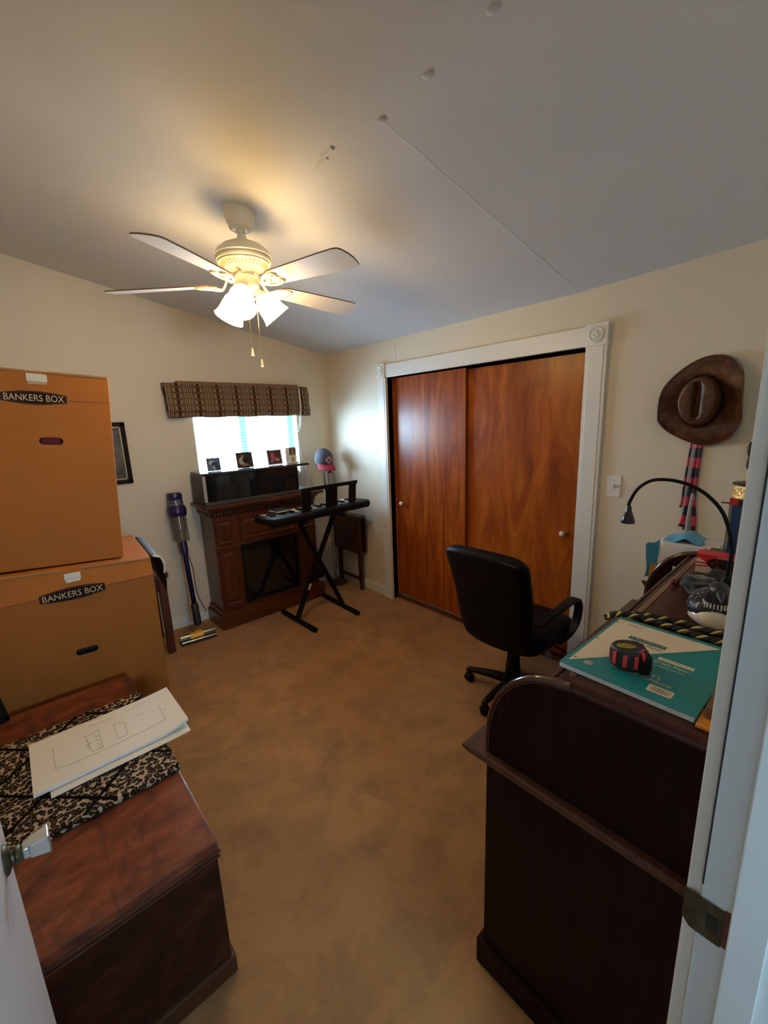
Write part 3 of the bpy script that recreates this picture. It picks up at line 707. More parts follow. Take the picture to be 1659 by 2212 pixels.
ks = thing('keyboard_stand', 'black X frame stand with two floor bars under the keyboard', 'stand', (-.68, -.66, 0))
SQ = .0165
def sq(b, p0, p1, w=SQ, up=(0, 1, 0)):
    p0, p1 = Vector(p0), Vector(p1); d = (p1-p0).normalized(); u = Vector(up); n = d.cross(u).normalized()
    b.hexa([p0-u*w-n*w, p0+u*w-n*w, p0+u*w+n*w, p0-u*w+n*w, p1-u*w-n*w, p1+u*w-n*w, p1+u*w+n*w, p1-u*w+n*w])
b = MB(); sq(b, (-.908, -.650, .035), (-.462, -.650, .880)); ta = b.build('leg', M['black_plastic'], ks, bevel=.003)
b = MB(); sq(b, (-.458, -.690, .035), (-.840, -.690, .880)); tb = b.build('leg', M['black_plastic'], ks, bevel=.003)
for x0, x1, y0, y1 in ((-.914, -.903, -.405, -.928), (-.452, -.467, -.375, -.939)):
    b = MB(); sq(b, (x0, y0-.02, .021), (x1, y1+.02, .021), .015, (0, 0, 1)); f = b.build('floor_bar', M['black_plastic'], ks, bevel=.003)
    for (x, y, s) in ((x0, y0, 1), (x1, y1, -1)):
        b = MB(); b.tube([(x, y-s*.055, .021), (x, y-s*.004, .021), (x, y, .021)], [.021, .021, .015], 12); b.build('end_cap', M['black_matte'], f, smooth=40)
for x in (-.462, -.840):
    b = MB(); b.box((x-.018, -.80, .880), (x+.018, -.51, .9055)); b.build('support_arm', M['black_matte'], ks, bevel=.006)
b = MB(); b.tube([(-.674, -.625, .445), (-.674, -.715, .445)], .042, 20); b.tube([(-.674, -.612, .445), (-.674, -.625, .445)], .018, 12); b.obox((-.674, -.67, .40), (.075, .05, .10), rot('Y', 0)); b.build('pivot_lock', M['black_matte'], ks, smooth=40, bevel=.003)
b = MB(); sx = Vector((-.446, 0, .845)).normalized(); c = Vector((-.908, 0, .035)) + Vector((.446, 0, .845))*.30
q = Vector((.446, 0, .845)).normalized(); n_ = Vector((0, -1, 0)); w_ = q.cross(n_)
b.hexa([Vector((c.x, -.6668, c.z))+q*i*.028+w_*j*.009+n_*k for k in (0, .0008) for i, j in ((-1, -1), (1, -1), (1, 1), (-1, 1))]); b.build('sticker', M['white'], ks)

# ---------------------------------------------------------------- floor lamp with a cap on it
fl = thing('floor_lamp', 'thin chrome twin-pole floor lamp in the corner wearing a cap', 'floor lamp', (-.125, -.165, 0))
b = MB(); b.lathe([(.098, .001), (.100, .010), (.098, .018), (.075, .026), (.03, .034), (.012, .040)], (-.125, -.165, 0), None, 36); b.build('base', plain('dark bronze base', (.10, .075, .05), .3, metal=.6), fl, smooth=40)
b = MB(); b.tube([(-.162, -.170, .025), (-.206, -.172, 1.0)], .0052, 10); b.tube([(-.206, -.172, 1.0), (-.217, -.172, 1.27)], .017, 14); b.build('pole', M['chrome'], fl, smooth=50)
b = MB(); b.tube([(-.142, -.172, .025), (-.190, -.176, 1.0)], .0048, 10); b.build('slim_pole', M['chrome'], fl, smooth=50)
b = MB(); b.tube(smoothpath([(-.188, -.195, 1.20), (-.178, -.195, 1.0), (-.165, -.19, .7), (-.150, -.185, .35), (-.10, -.13, .30), (-.09, -.11, .2), (-.10, -.08, .02)], 6), .003, 6); b.build('cord', M['black_plastic'], fl, smooth=60)
b = MB(); b.obox((-.178, -.208, 1.195), (.018, .030, .016), rot('Z', 40) @ rot('X', -25)); 
for s in (-1, 1): b.tube([(-.172+.005*s, -.222, 1.188), (-.165+.005*s, -.240, 1.178)], .0022, 6)
b.build('plug', M['black_plastic'], fl)
b = MB(); b.lathe([(.018, 1.255), (.06, 1.30), (.074, 1.33), (.060, 1.365), (.02, 1.39)], (-.222, -.172, 0), None, 20); b.build('lamp_head', M['chrome'], fl, smooth=50)
cap = thing('baseball_cap', 'grey baseball cap with red bill hung on top of the floor lamp', 'cap', (-.222, -.172, 1.285), math.radians(-92))
CM = Matrix.Translation((-.222, -.172, 1.290)) @ Matrix.Rotation(math.radians(-92), 4, 'Z') @ Matrix.Rotation(math.radians(17), 4, 'Y')
CAPG = plain('cap grey twill', (.045, .045, .062), .85, bump=.2, bscale=500); CAPR = plain('cap red', (.27, .004, .022), .75, bump=.2, bscale=500)
b = MB(); b.lathe([(.089, -.004), (.091, .02), (.090, .05), (.084, .085), (.070, .112), (.045, .130), (.015, .138), (.003, .138)], (0, 0, 0), None, 32, cap=False); b.lathe([(.008, .137), (.009, .141), (.004, .145)], (0, 0, 0), None, 12)
b.bm.transform(CM @ Matrix.Diagonal((1.06, .96, 1, 1))); crown = b.build('crown', CAPG, cap, smooth=60)
b = MB()
def billp(u, v):
    a = math.radians(-78+156*u); x0, y0 = .093*math.cos(a), .086*math.sin(a); L = .082*max(0, math.cos(a*.98))**.55
    x = x0+L*v; y = y0*(1+.05*v); return (x, y, .002-.030*v*v-2.6*y*y*(.4+.6*v)+.012)
b.grid(20, 6, billp, 0, .004, (0, 0, 1)); b.bm.transform(CM); b.build('bill', CAPR, cap, smooth=60)
b = MB()
for k in range(12):
    a0, a1 = 2*PI*k/12, 2*PI*(k+1)/12
def capsurf(y, z):
    r = .0935-.02*max(0, (z-.03)/.09)**2
    return (math.sqrt(max(r*r*1.06-y*y, 0))+.003, y, z)
for m_, sc in ((0, 1.0), (1, .66)):
    n = 10
    for (p, q_) in (((0, 1), (1, 0)), ((1, 0), (0, -1)), ((0, -1), (-1, 0)), ((-1, 0), (0, 1))):
        P = [Vector(capsurf(0, .060))+Vector((.0012*m_, 0, 0))]
        A = Vector(capsurf(p[0]*.042*sc, .058+p[1]*.036*sc))+Vector((.0012*m_, 0, 0)); B = Vector(capsurf(q_[0]*.042*sc, .058+q_[1]*.036*sc))+Vector((.0012*m_, 0, 0))
        b.face([b._v(P[0]), b._v(A), b._v(B)], m_)
b.bm.transform(CM); b.build('patch', [plain('patch pale', (.55, .42, .42), .8), CAPR], crown)

# ---------------------------------------------------------------- folded drop-leaf table against the right wall
ft = thing('drop_leaf_table', 'dark red-brown drop-leaf table folded flat against the right wall', 'table', (-.08, -.32, 0))
b = MB(); b.box((-.118, -.125, .752), (-.030, -.555, .770)); b.build('tabletop', M['redwood'], ft, bevel=.004)
for x in (-.112, -.042):
    b = MB(); b.prism([(-.125, .75), (-.555, .75), (-.560, .72), (-.560, .42), (-.545, .395), (-.14, .395), (-.125, .42)], lambda p: (x-.008, p[0], p[1]), lambda p: (x+.008, p[0], p[1])); b.build('leaf', M['redwood'], ft, bevel=.003)
for y in (-.165, -.505):
    b = MB(); b.hexa([(-.090, y-.018, .001), (-.060, y-.018, .001), (-.060, y+.018, .001), (-.090, y+.018, .001), (-.10, y-.026, .75), (-.055, y-.026, .75), (-.055, y+.026, .75), (-.10, y+.026, .75)]); b.build('leg', M['redwood'], ft, bevel=.003)
b = MB(); b.box((-.085, -.18, .10), (-.068, -.49, .135)); b.build('stretcher', M['redwood'], ft, bevel=.002)

# ---------------------------------------------------------------- cordless stick vacuum leaning on the back wall
vc = thing('stick_vacuum', 'purple and grey cordless stick vacuum leaning on the back wall', 'vacuum cleaner', (-1.61, -.28, 0))
A, B = Vector((-1.600, -.255, .085)), Vector((-1.594, -.078, 1.165)); D = (B-A).normalized()
Nx = (Vector((1, 0, 0))-D*D.x).normalized(); Ny = D.cross(Nx)
VM = Matrix(((Nx.x, Ny.x, D.x), (Nx.y, Ny.y, D.y), (Nx.z, Ny.z, D.z)))
PUR = plain('purple plastic', (.022, .012, .075), .3); GRY = plain('grey plastic', (.026, .024, .027), .4); L_ = (B-A).length
def vl(name, prof, m, par=vc, seg=28, off=(0, 0)):
    b = MB(); b.lathe(prof, A+Nx*off[0]+Ny*off[1], VM, seg); return b.build(name, m, par, smooth=40)
wand = vl('wand', [(.018, .13), (.018, .66)], plain('purple metal', (.020, .008, .065), .25, metal=.6))
vl('neck', [(.018, .0), (.028, .012), (.030, .05), (.027, .12), (.030, .16), (.024, .185)], GRY)
vl('cuff', [(.026, .60), (.030, .63), (.028, .70)], PUR)
binm = NT('dusty clear plastic'); binm.b.inputs['Base Color'].default_value = (.20, .17, .13, 1); binm.b.inputs['Roughness'].default_value = .12; binm.b.inputs['Alpha'].default_value = .5
binp = vl('dust_bin', [(.050, .700), (.056, .704), (.057, .80), (.059, .92)], binm.m)
vl('cyclone', [(.020, .705), (.034, .72), (.034, .79), (.044, .80), (.046, .915)], plain('mesh shroud', (.10, .085, .07), .45), binp)
vl('motor_body', [(.060, .905), (.068, .92), (.070, .945), (.064, .985), (.052, .99), (.050, 1.035), (.054, 1.04), (.056, 1.085), (.050, 1.095)], PUR)
vl('motor_vents', [(.0535, .992), (.0535, 1.035)], plain('grey vents', (.16, .15, .16), .35, metal=.4))
b = MB()
for k in range(5): b.tube([A+D*(1.005+.0*k)+VM@Vector((.055*math.cos(k*.5-2.6), .055*math.sin(k*.5-2.6), 0)), A+D*1.03+VM@Vector((.055*math.cos(k*.5-2.6), .055*math.sin(k*.5-2.6), 0))], .003, 6)
b.build('vent_ribs', PUR, vc)
b = MB(); b.tube(smoothpath([A+D*1.05+Ny*.045, A+D*1.03+Ny*.075, A+D*.95+Ny*.085, A+D*.88+Ny*.07], 5), .013, 10); b.build('handle', GRY, vc, smooth=50)
b = MB(); b.tube([(-1.765, -.318, .038), (-1.505, -.352, .038)], .030, 20); b.tube([(-1.765, -.352, .020), (-1.505, -.386, .020)], .0165, 14)
hd = b.build('cleaner_head', plain('dark gloss plastic', (.06, .05, .045), .15), vc, smooth=50)
b = MB(); b.tube([(-1.763, -.330, .062), (-1.507, -.364, .062)], .0055, 8); b.tube([(-1.763, -.366, .030), (-1.507, -.400, .030)], .0045, 8); b.build('trim_strip', M['chrome'], hd, smooth=50)
b = MB(); b.tube([(-1.69, -.3265, .042), (-1.595, -.339, .042)], .0318, 20); b.obox((-1.625, -.328, .070), (.05, .03, .012), rot('Z', -7)); b.build('yellow_clip', plain('yellow plastic', (.80, .42, .02), .35), hd, smooth=40)
cd = None
b = MB(); b.tube(smoothpath([(-1.548, -.010, .86), (-1.545, -.010, .72), (-1.522, -.010, .57), (-1.508, -.010, .48), (-1.508, -.010, .34), (-1.498, -.012, .24), (-1.480, -.022, .17), (-1.462, -.024, .115), (-1.452, -.024, .08)], 6), .0032, 8)
tag(b.build('power_cord', plain('brown cord', (.16, .055, .02), .5), None, (-1.5, -.012, .5), smooth=60), 'thin brown power cord hanging down the back wall beside the fireplace', 'cord')

# ---------------------------------------------------------------- table and picture behind the boxes
rt = thing('side_table', 'reddish dark wood table against the back wall, mostly hidden by the cardboard boxes', 'table', (-2.27, -.22, 0))
CH = wood('cherry wood', (.045, .013, .006), (.075, .021, .009), (.105, .032, .013), scale=(14, 14, 1.2), rough=.4)
b = MB(); b.box((-2.755, -.02, .600), (-1.800, -.42, .640)); b.build('tabletop', CH, rt, bevel=.004)
for x in (-1.845, -2.70):
    for y in (-.055, -.385):
        b = MB(); b.box((x-.025, y-.025, .001), (x+.025, y+.025, .600)); b.build('leg', CH, rt, bevel=.003)
b = MB(); b.box((-2.70, -.372, .50), (-1.87, -.388, .599)); b.box((-2.70, -.05, .50), (-1.87, -.066, .599)); b.build('apron', CH, rt)
pf = thing('wall_picture', 'dark framed picture on the back wall, half hidden by the upper cardboard box', 'picture', (-2.05, -.012, 1.5))
b = MB()
for a, c in (((-1.848, -.001, 1.273), (-1.880, -.022, 1.727)), ((-2.25, -.001, 1.273), (-2.218, -.022, 1.727)), ((-2.25, -.001, 1.273), (-1.848, -.022, 1.305)), ((-2.25, -.001, 1.695), (-1.848, -.022, 1.727))): b.box(a, c)
b.build('frame', M['mahogany'], pf, bevel=.004)
b = MB()
for a, c in (((-1.880, -.001, 1.305), (-1.888, -.017, 1.695)), ((-2.218, -.001, 1.305), (-2.21, -.017, 1.695)), ((-2.218, -.001, 1.305), (-1.880, -.017, 1.313)), ((-2.218, -.001, 1.687), (-1.880, -.017, 1.695))): b.box(a, c)
b.build('inner_slip', plain('gilt slip', (.40, .32, .20), .4, metal=.4), pf)
b = MB(); b.box((-2.21, -.002, 1.313), (-1.888, -.012, 1.687)); b.build('print', plain('dim landscape print', (.11, .085, .065), .25, var=.6, vscale=9), pf)

# ---------------------------------------------------------------- two tall cardboard boxes
def banker(label, origin, rx, W, DP, H, lab, slot, clip, tone, slot_mat, crease, lift, bulge=None):
    """local frame: x to the right along the front, y into the room's depth, z up; origin is the front bottom right corner"""
    t = thing('cardboard_box', label, 'box', origin, 0, 'tall cardboard storage boxes'); t.rotation_euler = rx
    m = root_matrix(t)
    def bp(name, mats, b, par=t, **k): shear(b); b.bm.transform(m); return b.build(name, mats, par, **k)
    b = MB(); b.hexa([(-W, 0, 0), (0, 0, 0), (0, DP, 0), (-W, DP, 0), (-W, 0, H+lift), (0, 0, H), (0, DP, H), (-W, DP, H+lift)])
    if bulge:
        def warp(z):
            b0, b1, b2 = bulge
            return b0+(b1-b0)*z/crease if z <= crease else b1+(b2-b1)*(z-crease)/(H+lift*.5-crease)
        b = MB()
        b.rings([[(-W, warp(z0), z0), (0, warp(z1), z1), (0, DP, z1), (-W, DP, z0)] for z0, z1 in ((0, 0), (crease, crease), (H+lift, H))])
    else:
        warp = lambda z: 0
    shear = lambda bb_: [setattr(v_, 'co', v_.co+Vector((0, warp(v_.co.z), 0))) for v_ in bb_.bm.verts if v_.co.y < .05]
    body = b.build('box_body', M['cardboard'], None)
    n = 8; sx, sz, hw, hh = slot
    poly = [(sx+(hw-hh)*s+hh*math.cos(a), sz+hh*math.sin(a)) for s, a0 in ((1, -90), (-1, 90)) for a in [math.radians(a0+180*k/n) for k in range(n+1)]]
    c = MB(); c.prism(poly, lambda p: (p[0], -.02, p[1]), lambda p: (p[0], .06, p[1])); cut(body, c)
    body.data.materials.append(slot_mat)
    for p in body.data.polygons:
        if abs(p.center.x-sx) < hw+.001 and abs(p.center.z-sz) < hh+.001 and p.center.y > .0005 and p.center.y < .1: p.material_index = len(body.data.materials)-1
    body.parent = t
    bv = body.modifiers.new('bevel', 'BEVEL'); bv.width = .004; bv.segments = 2; bv.limit_method = 'ANGLE'; bv.angle_limit = math.radians(60)
    # printed rule and lid crease
    lx0, lx1, lz, lh = lab; cx = (lx0+lx1)/2
    b = MB(); b.box((-W+.004, .0, crease-.0015), (lx0-.006, -.0009, crease+.0015)); b.box((lx1+.006, 0, crease-.0015), (-.004, -.0009, crease+.0015)); bp('printed_rule', M['red_print'], b)
    n = 16; LO = .005 if bulge else 0
    def ban(o): return [(lx0+o+(lx1-lx0-2*o)*k/n, lz-lh*.52+o-(lh*.40)*math.sin(PI*k/n)) for k in range(n+1)] + [(lx1-o-(lx1-lx0-2*o)*k/n, lz+lh*.52-o+(lh*.40)*math.sin(PI*k/n)) for k in range(n+1)]
    b = MB(); b.prism(ban(0), lambda p: (p[0], -LO, p[1]), lambda p: (p[0], -.0012-LO, p[1])); lb = bp('brand_label', M['dark_print'], b)
    o1, o2 = ban(.0035), ban(.0048); b = MB()
    for k in range(len(o1)):
        j = (k+1) % len(o1); b.face([b._v((p[0], -.0014-LO, p[1])) for p in (o1[k], o1[j], o2[j], o2[k])])
    bp('label_outline', M['red_print'], b, lb)
    u = m.to_3x3()
    text('lettering', 'BANKERS BOX', M['kraft_print'], lb, m @ Vector((lx0+.010, -.0015-LO+warp(lz-.0135), lz-.0135)), u @ Vector((1, 0, 0)), u @ Vector((0, warp(lz+.0135)-warp(lz-.0135), .027)), lx1-lx0-.020, .027, .002 if bulge else .0003, 1.0)
    kx, kz, kw, kh = clip
    b = MB(); b.box((kx-kw, 0, kz-kh), (kx+kw, -.003, kz+kh)); bp('paper_tag', plain('pale tag', (.60, .60, .54), .6), b, bevel=.001)
    b = MB(); b.prism([(kx-kw*.9, kz-kh-.012), (kx+kw*.9, kz-kh-.010), (kx+kw*.95, kz+kh), (kx-kw*.95, kz+kh)], lambda p: (p[0], 0, p[1]), lambda p: (p[0], -.0016, p[1])); bp('tape', plain('brown tape', (.47, .23, .08), .25), b)
    b = MB(); g = H+lift*.5
    b.hexa([(-W, -.0035, H+lift-.006), (kx-kw-.006, -.0035, H+lift*.5-.006), (kx-kw-.006, .004, H+lift*.5-.006), (-W, .004, H+lift-.006), (-W, -.0035, H+lift+.002), (kx-kw-.006, -.0035, H+lift*.5+.002), (kx-kw-.006, .004, H+lift*.5+.002), (-W, .004, H+lift+.002)])
    b.hexa([(kx+kw+.004, -.0035, H+lift*.45-.006), (-.006, -.0035, H-.006), (-.006, .004, H-.006), (kx+kw+.004, .004, H+lift*.45-.006), (kx+kw+.004, -.0035, H+lift*.45+.002), (-.006, -.0035, H+.002), (-.006, .004, H+.002), (kx+kw+.004, .004, H+lift*.45+.002)])
    bp('lid_edge', M['cardboard_in'], b)
    return t, m
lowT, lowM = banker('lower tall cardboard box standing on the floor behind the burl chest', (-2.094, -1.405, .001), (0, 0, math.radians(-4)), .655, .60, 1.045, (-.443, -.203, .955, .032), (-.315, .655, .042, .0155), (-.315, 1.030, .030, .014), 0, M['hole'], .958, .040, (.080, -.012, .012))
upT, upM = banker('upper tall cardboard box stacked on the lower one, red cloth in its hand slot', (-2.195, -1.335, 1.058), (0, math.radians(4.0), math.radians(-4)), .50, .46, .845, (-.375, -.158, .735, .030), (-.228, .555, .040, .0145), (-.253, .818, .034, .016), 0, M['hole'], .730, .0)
b = MB(); b.box((-.262, .055, .538), (-.194, .070, .573)); b.bm.transform(upM); b.build('cloth_inside', M['red_cloth'], upT)
# torn flap curling off the lower box's right top edge
b = MB()
def flap(u, v):
    a = math.radians(-20+150*v); r = .045
    return (.004+r*math.sin(max(a, 0))*1.0+(.012*v), .005+.50*u, 1.046+r*(math.cos(a)-.94)*1.0-.22*max(0, v-.45)*(1-.25*math.sin(3*u)))
b.grid(10, 14, flap, 0, .003, (.7, 0, .7)); b.bm.transform(lowM); b.build('side_flap', [plain('flap inside dark', (.035, .025, .022), .6)], lowT, smooth=60)
b = MB(); b.tube([lowM @ Vector((.012, .004, 1.049)), lowM @ Vector((.045, .006, 1.035)), lowM @ Vector((.058, .006, 1.005)), lowM @ Vector((.052, .006, .95))], .004, 6); b.build('flap_edge', plain('white paper edge', (.75, .68, .60), .7), lowT)

# ---------------------------------------------------------------- burl chest, memo board and drawings
ch = thing('wooden_chest', 'low glossy burl-veneered chest along the left wall near the door', 'chest', (-2.52, -2.0, 0))
HX0, HX1, HY0, HY1, HZ = -2.765, -2.275, -2.583, -1.425, .500
EDGE = wood('chest edge', (.035, .012, .005), (.06, .022, .009), (.09, .038, .015), scale=(1.5, 14, 14), rough=.35)
b = MB(); b.box((HX0, HY0, .452), (HX1, HY1, HZ)); b.build('lid', M['burl'], ch, bevel=.004)
b = MB(); b.box((HX0, HY0-.003, .444), (HX1+.003, HY1, .452)); b.box((HX0, HY0-.004, .462), (HX1+.004, HY1, .470)); b.build('lid_molding', EDGE, ch, bevel=.002)
BURLD = wood('dark burl', (.012, .004, .0022), (.030, .008, .004), (.065, .018, .006), scale=(3, 2, 4), rough=.42, spec=.25, dist=2.5, ns=1.8)
b = MB(); b.box((HX0+.006, HY0+.006, .05), (HX1-.004, HY1-.006, .444)); b.build('chest_body', BURLD, ch, bevel=.003)
b = MB(); b.box((HX0, HY0-.006, .001), (HX1+.006, HY1, .068)); b.build('base_molding', EDGE, ch, bevel=.006)
mb = thing('memo_board', 'leopard print fabric memo board with black ribbons lying on the chest', 'memo board', (-2.52, -1.95, HZ))
def leopard():
    t = NT('leopard fabric'); v = t.coords()
    w = t.n('ShaderNodeTexNoise'); w.inputs['Scale'].default_value = 60; t.l(v, w.inputs['Vector'])
    ad = t.n('ShaderNodeVectorMath', operation='MULTIPLY_ADD'); ad.inputs[1].default_value = (.004, .004, 0); t.l(w.outputs[1], ad.inputs[0]); t.l(v, ad.inputs[2])
    vo = t.n('ShaderNodeTexVoronoi'); vo.inputs['Scale'].default_value = 72; t.l(ad.outputs[0], vo.inputs['Vector'])
    c = t.ramp(vo.outputs['Distance'], [(.0, (.20, .105, .05)), (.20, (.17, .09, .045)), (.30, (.014, .009, .007)), (.55, (.014, .009, .007)), (.65, (.42, .32, .22))])
    t.l(c, t.b.inputs['Base Color']); t.b.inputs['Roughness'].default_value = .9; t.b.inputs['Specular IOR Level'].default_value = .1
    return t.m
b = MB(); b.prism(rrect(HX0+.003, -2.272, -2.245, -1.665, .012, 3), lambda p: (p[0], p[1], HZ+.001), lambda p: (p[0], p[1], HZ+.022)); b.build('fabric_pad', leopard(), mb, bevel=.007, seg=3)
RX0, RX1, RY0, RY1 = HX0+.005, -2.274, -2.240, -1.670
def clip45(s, c):
    """segment of y = s*x + c inside the pad"""
    pts = []
    for x in (RX0, RX1):
        y = s*x+c
        if RY0 <= y <= RY1: pts.append((x, y))
    for y in (RY0, RY1):
        x = (y-c)/s
        if RX0 < x < RX1: pts.append((x, y))
    return pts
RIB = plain('black ribbon', (.004, .003, .003), .8, spec=.05)
for s, cs in ((1, (.045, .308, .567, .832, 1.09)), (-1, (-4.98, -4.70, -4.425, -4.145, -3.95))):
    for c in cs:
        p = clip45(s, c)
        if len(p) == 2:
            b = MB(); z = HZ+.0228+(.0006 if s > 0 else 0); b.strip([(p[0][0], p[0][1], z), (p[1][0], p[1][1], z)], .0011, .010, (0, 0, 1)); b.build('ribbon', RIB, mb)
def sheet(x0, x1, y0, y1, z, th, curl):
    b = MB()
    def f(u, v):
        x = x0+(x1-x0)*u; y = y0+(y1-y0)*v
        return (x, y, z+curl*max(0, (u-.72)/.28)**2*(.35+.65*(1-v)) + .0015*math.sin(u*5+v*3)*u)
    b.grid(16, 6, f, 0, th, (0, 0, 1)); return b, f
b, _ = sheet(-2.615, -2.19, -2.098, -1.80, HZ+.0285, .003, .004)
st = tag(b.build('paper_stack', M['paper'], None, (-2.4, -1.95, HZ+.027), smooth=60), 'stack of white sheets peeking out under the floor plan drawing', 'papers')
dr = thing('floor_plan_drawing', 'large white sheets with a pencilled floor plan lying on the memo board', 'drawing', (-2.42, -1.92, HZ+.032))
b, fz = sheet(-2.656, -2.186, -2.068, -1.772, HZ+.0435, .011, .022); b.build('sheet', M['paper'], dr, smooth=60)
LINES = [[(-2.592, -1.857), (-2.593, -1.983), (-2.55, -1.996), (-2.442, -2.0), (-2.249, -1.989), (-2.244, -1.875)], [(-2.495, -1.863), (-2.489, -1.978)], [(-2.452, -1.864), (-2.455, -1.983)], [(-2.5, -1.931), (-2.484, -1.925)], [(-2.404, -1.865), (-2.406, -1.972)], [(-2.37, -1.884), (-2.375, -1.972)], [(-2.404, -1.865), (-2.37, -1.884)], [(-2.406, -1.972), (-2.375, -1.972)], [(-2.477, -1.812), (-2.392, -1.818)], [(-2.472, -1.974), (-2.45, -1.979)], [(-2.473, -1.778), (-2.433, -1.787)], [(-2.325, -1.874), (-2.291, -1.877)], [(-2.237, -1.92), (-2.233, -1.939)], [(-2.5, -1.871), (-2.452, -1.864)], [(-2.489, -1.978), (-2.455, -1.983)]]
for k in range(16):
    x = -2.353+.010*k; LINES.append([(x, -1.806-.006*(k % 3)), (x+.007, -1.812+.006*(k % 2))])
for k in range(9):
    LINES.append([(-2.47+.004*(k % 3), -1.89-.009*k), (-2.462+.003*(k % 2), -1.894-.009*k)])
    LINES.append([(-2.50+.004*(k % 4), -1.90-.007*k), (-2.493, -1.897-.007*k)])
b = MB()
for P in LINES:
    for (xa, ya), (xb_, yb_) in zip(P, P[1:]):
        n = max(1, int(math.hypot(xb_-xa, yb_-ya)/.03)); pp = []
        for k in range(n+1):
            x = xa+(xb_-xa)*k/n; y = ya+(yb_-ya)*k/n; u = (x+2.656)/.47; v = (y+2.068)/.296; pp.append((x, y, fz(u, v)[2]+.0006))
        b.strip(pp, .0004, .0016, (0, 0, 1))
b.build('pencil_lines', M['pencil'], dr)
lf = thing('leaning_frame', 'thin black picture frame leaning at the left edge on the chest', 'picture frame', (-2.73, -1.48, HZ))
b = MB()
for a, c in (((-2.742, -1.455, HZ+.008), (-2.698, -1.470, HZ+.03)), ((-2.742, -1.455, .76), (-2.698, -1.470, .79)), ((-2.698, -1.455, HZ+.008), (-2.710, -1.470, .79)), ((-2.742, -1.455, HZ+.008), (-2.732, -1.470, .79))): b.box(a, c)
lean = Matrix.Translation((-2.708, -1.462, HZ)) @ Matrix.Rotation(math.radians(-7), 4, 'Y') @ Matrix.Translation((2.698, 1.462, -HZ))
b.bm.transform(lean); b.build('frame', M['black_matte'], lf, bevel=.002)
b = MB(); b.box((-2.745, -1.458, HZ+.02), (-2.712, -1.464, .78)); b.bm.transform(lean); b.build('glass_panel', M['smoked'], lf)
# ---------------------------------------------------------------- office chair
oc = thing('office_chair', 'black leather office chair on castors with its back to the camera', 'office chair', (-.475, -2.455, 0), 0)
OM = root_matrix(oc)
def op(name, mats, b, par=oc, **k): b.bm.transform(OM); return b.build(name, mats, par, **k)
def lerp(tab, z):
    for (a, va), (c, vc_) in zip(tab, tab[1:]):
        if a <= z <= c:
            t = (z-a)/(c-a); t = t*t*(3-2*t) if len(tab) > 9 else t
            return va+(vc_-va)*t
    return tab[0][1] if z < tab[0][0] else tab[-1][1]
bx = [(.42, -.205), (.5, -.218), (.6, -.232), (.7, -.25), (.8, -.277), (.9, -.308), (.98, -.338)]
bw = [(.42, .160), (.45, .195), (.5, .214), (.6, .226), (.7, .233), (.8, .240), (.9, .244), (.945, .243), (.965, .230), (.978, .20)]
bt = [(.42, .030), (.46, .045), (.6, .05), (.7, .05), (.85, .052), (.93, .055), (.96, .05), (.978, .032)]
b = MB(); R = []
zs = [.425, .435, .455, .5, .55, .6, .65, .7, .75, .8, .85, .9, .93, .95, .963, .972, .978]
for z in zs:
    w, t, x = lerp(bw, z), lerp(bt, z), lerp(bx, z); ring = []
    for k in range(40):
        a = 2*PI*k/40; ca, sa = math.cos(a), math.sin(a)
        yy = w*math.copysign(abs(ca)**.35, ca); xx = t*math.copysign(abs(sa)**.75, sa)
        arch = .030*(1-(yy/.25)**2) if z > .9 else .0
        xc = .030*(1-(yy/w)**2)
        ring.append((x+xx-xc*.8+.012, yy, z+arch*max(0, (z-.9)/.078)*.55))
    R.append(ring)
b.rings(R); op('backrest', M['black_leather'], b, smooth=50)
b = MB()
for k in range(1, len(zs)-1): pass
b.tube([(lerp(bx, .962)-.040-.010*(1-(y/.24)**2), y, .962+.018*(1-(y/.24)**2)) for y in [-.222+.444*i/16 for i in range(17)]], .0028, 6); op('seam_piping', plain('leather seam', (.03, .03, .033), .4), b, smooth=60)
b = MB(); R = []
for z, s in ((.405, .86), (.412, .95), (.43, 1.0), (.46, 1.01), (.485, 1.0), (.505, .93), (.513, .78), (.516, .4)):
    ring = []
    for k in range(44):
        a = 2*PI*k/44; ca, sa = math.cos(a), math.sin(a)
        ring.append((.035+.265*s*math.copysign(abs(ca)**.45, ca), .248*s*math.copysign(abs(sa)**.45, sa), z-.012*(1 if ca > .75 else 0)))
    R.append(ring)
b.rings(R); op('seat', M['black_leather'], b, smooth=50)
for s in (-1, 1):
    b = MB()
    path = smoothpath([(-.200, s*.248, .606), (-.14, s*.262, .634), (-.04, s*.276, .652), (.09, s*.277, .660), (.165, s*.277, .650), (.205, s*.276, .610), (.212, s*.274, .55), (.190, s*.268, .485), (.13, s*.256, .440), (.05, s*.235, .415)], 6)
    b.strip(path, .046, .022, (0, 1, 0)); op('armrest', M['black_plastic'], b, smooth=45, bevel=.006, seg=3)
b = MB(); b.box((-.11, -.05, .375), (.14, .05, .408)); b.box((-.222, -.03, .44), (-.18, .03, .60)); b.box((-.20, -.03, .445), (.0, .03, .46)); op('seat_mechanism', M['black_plastic'], b, bevel=.006)
b = MB(); b.lathe([(.026, .10), (.026, .385)], (0, 0, 0), None, 20); b.lathe([(.050, .085), (.048, .13), (.040, .20), (.037, .27), (.030, .275)], (0, 0, 0), None, 24); op('gas_column', M['black_plastic'], b, smooth=40)
b = MB(); b.lathe([(.048, .070), (.056, .08), (.056, .115), (.046, .13)], (0, 0, 0), None, 24); op('base_hub', M['black_plastic'], b, smooth=40)
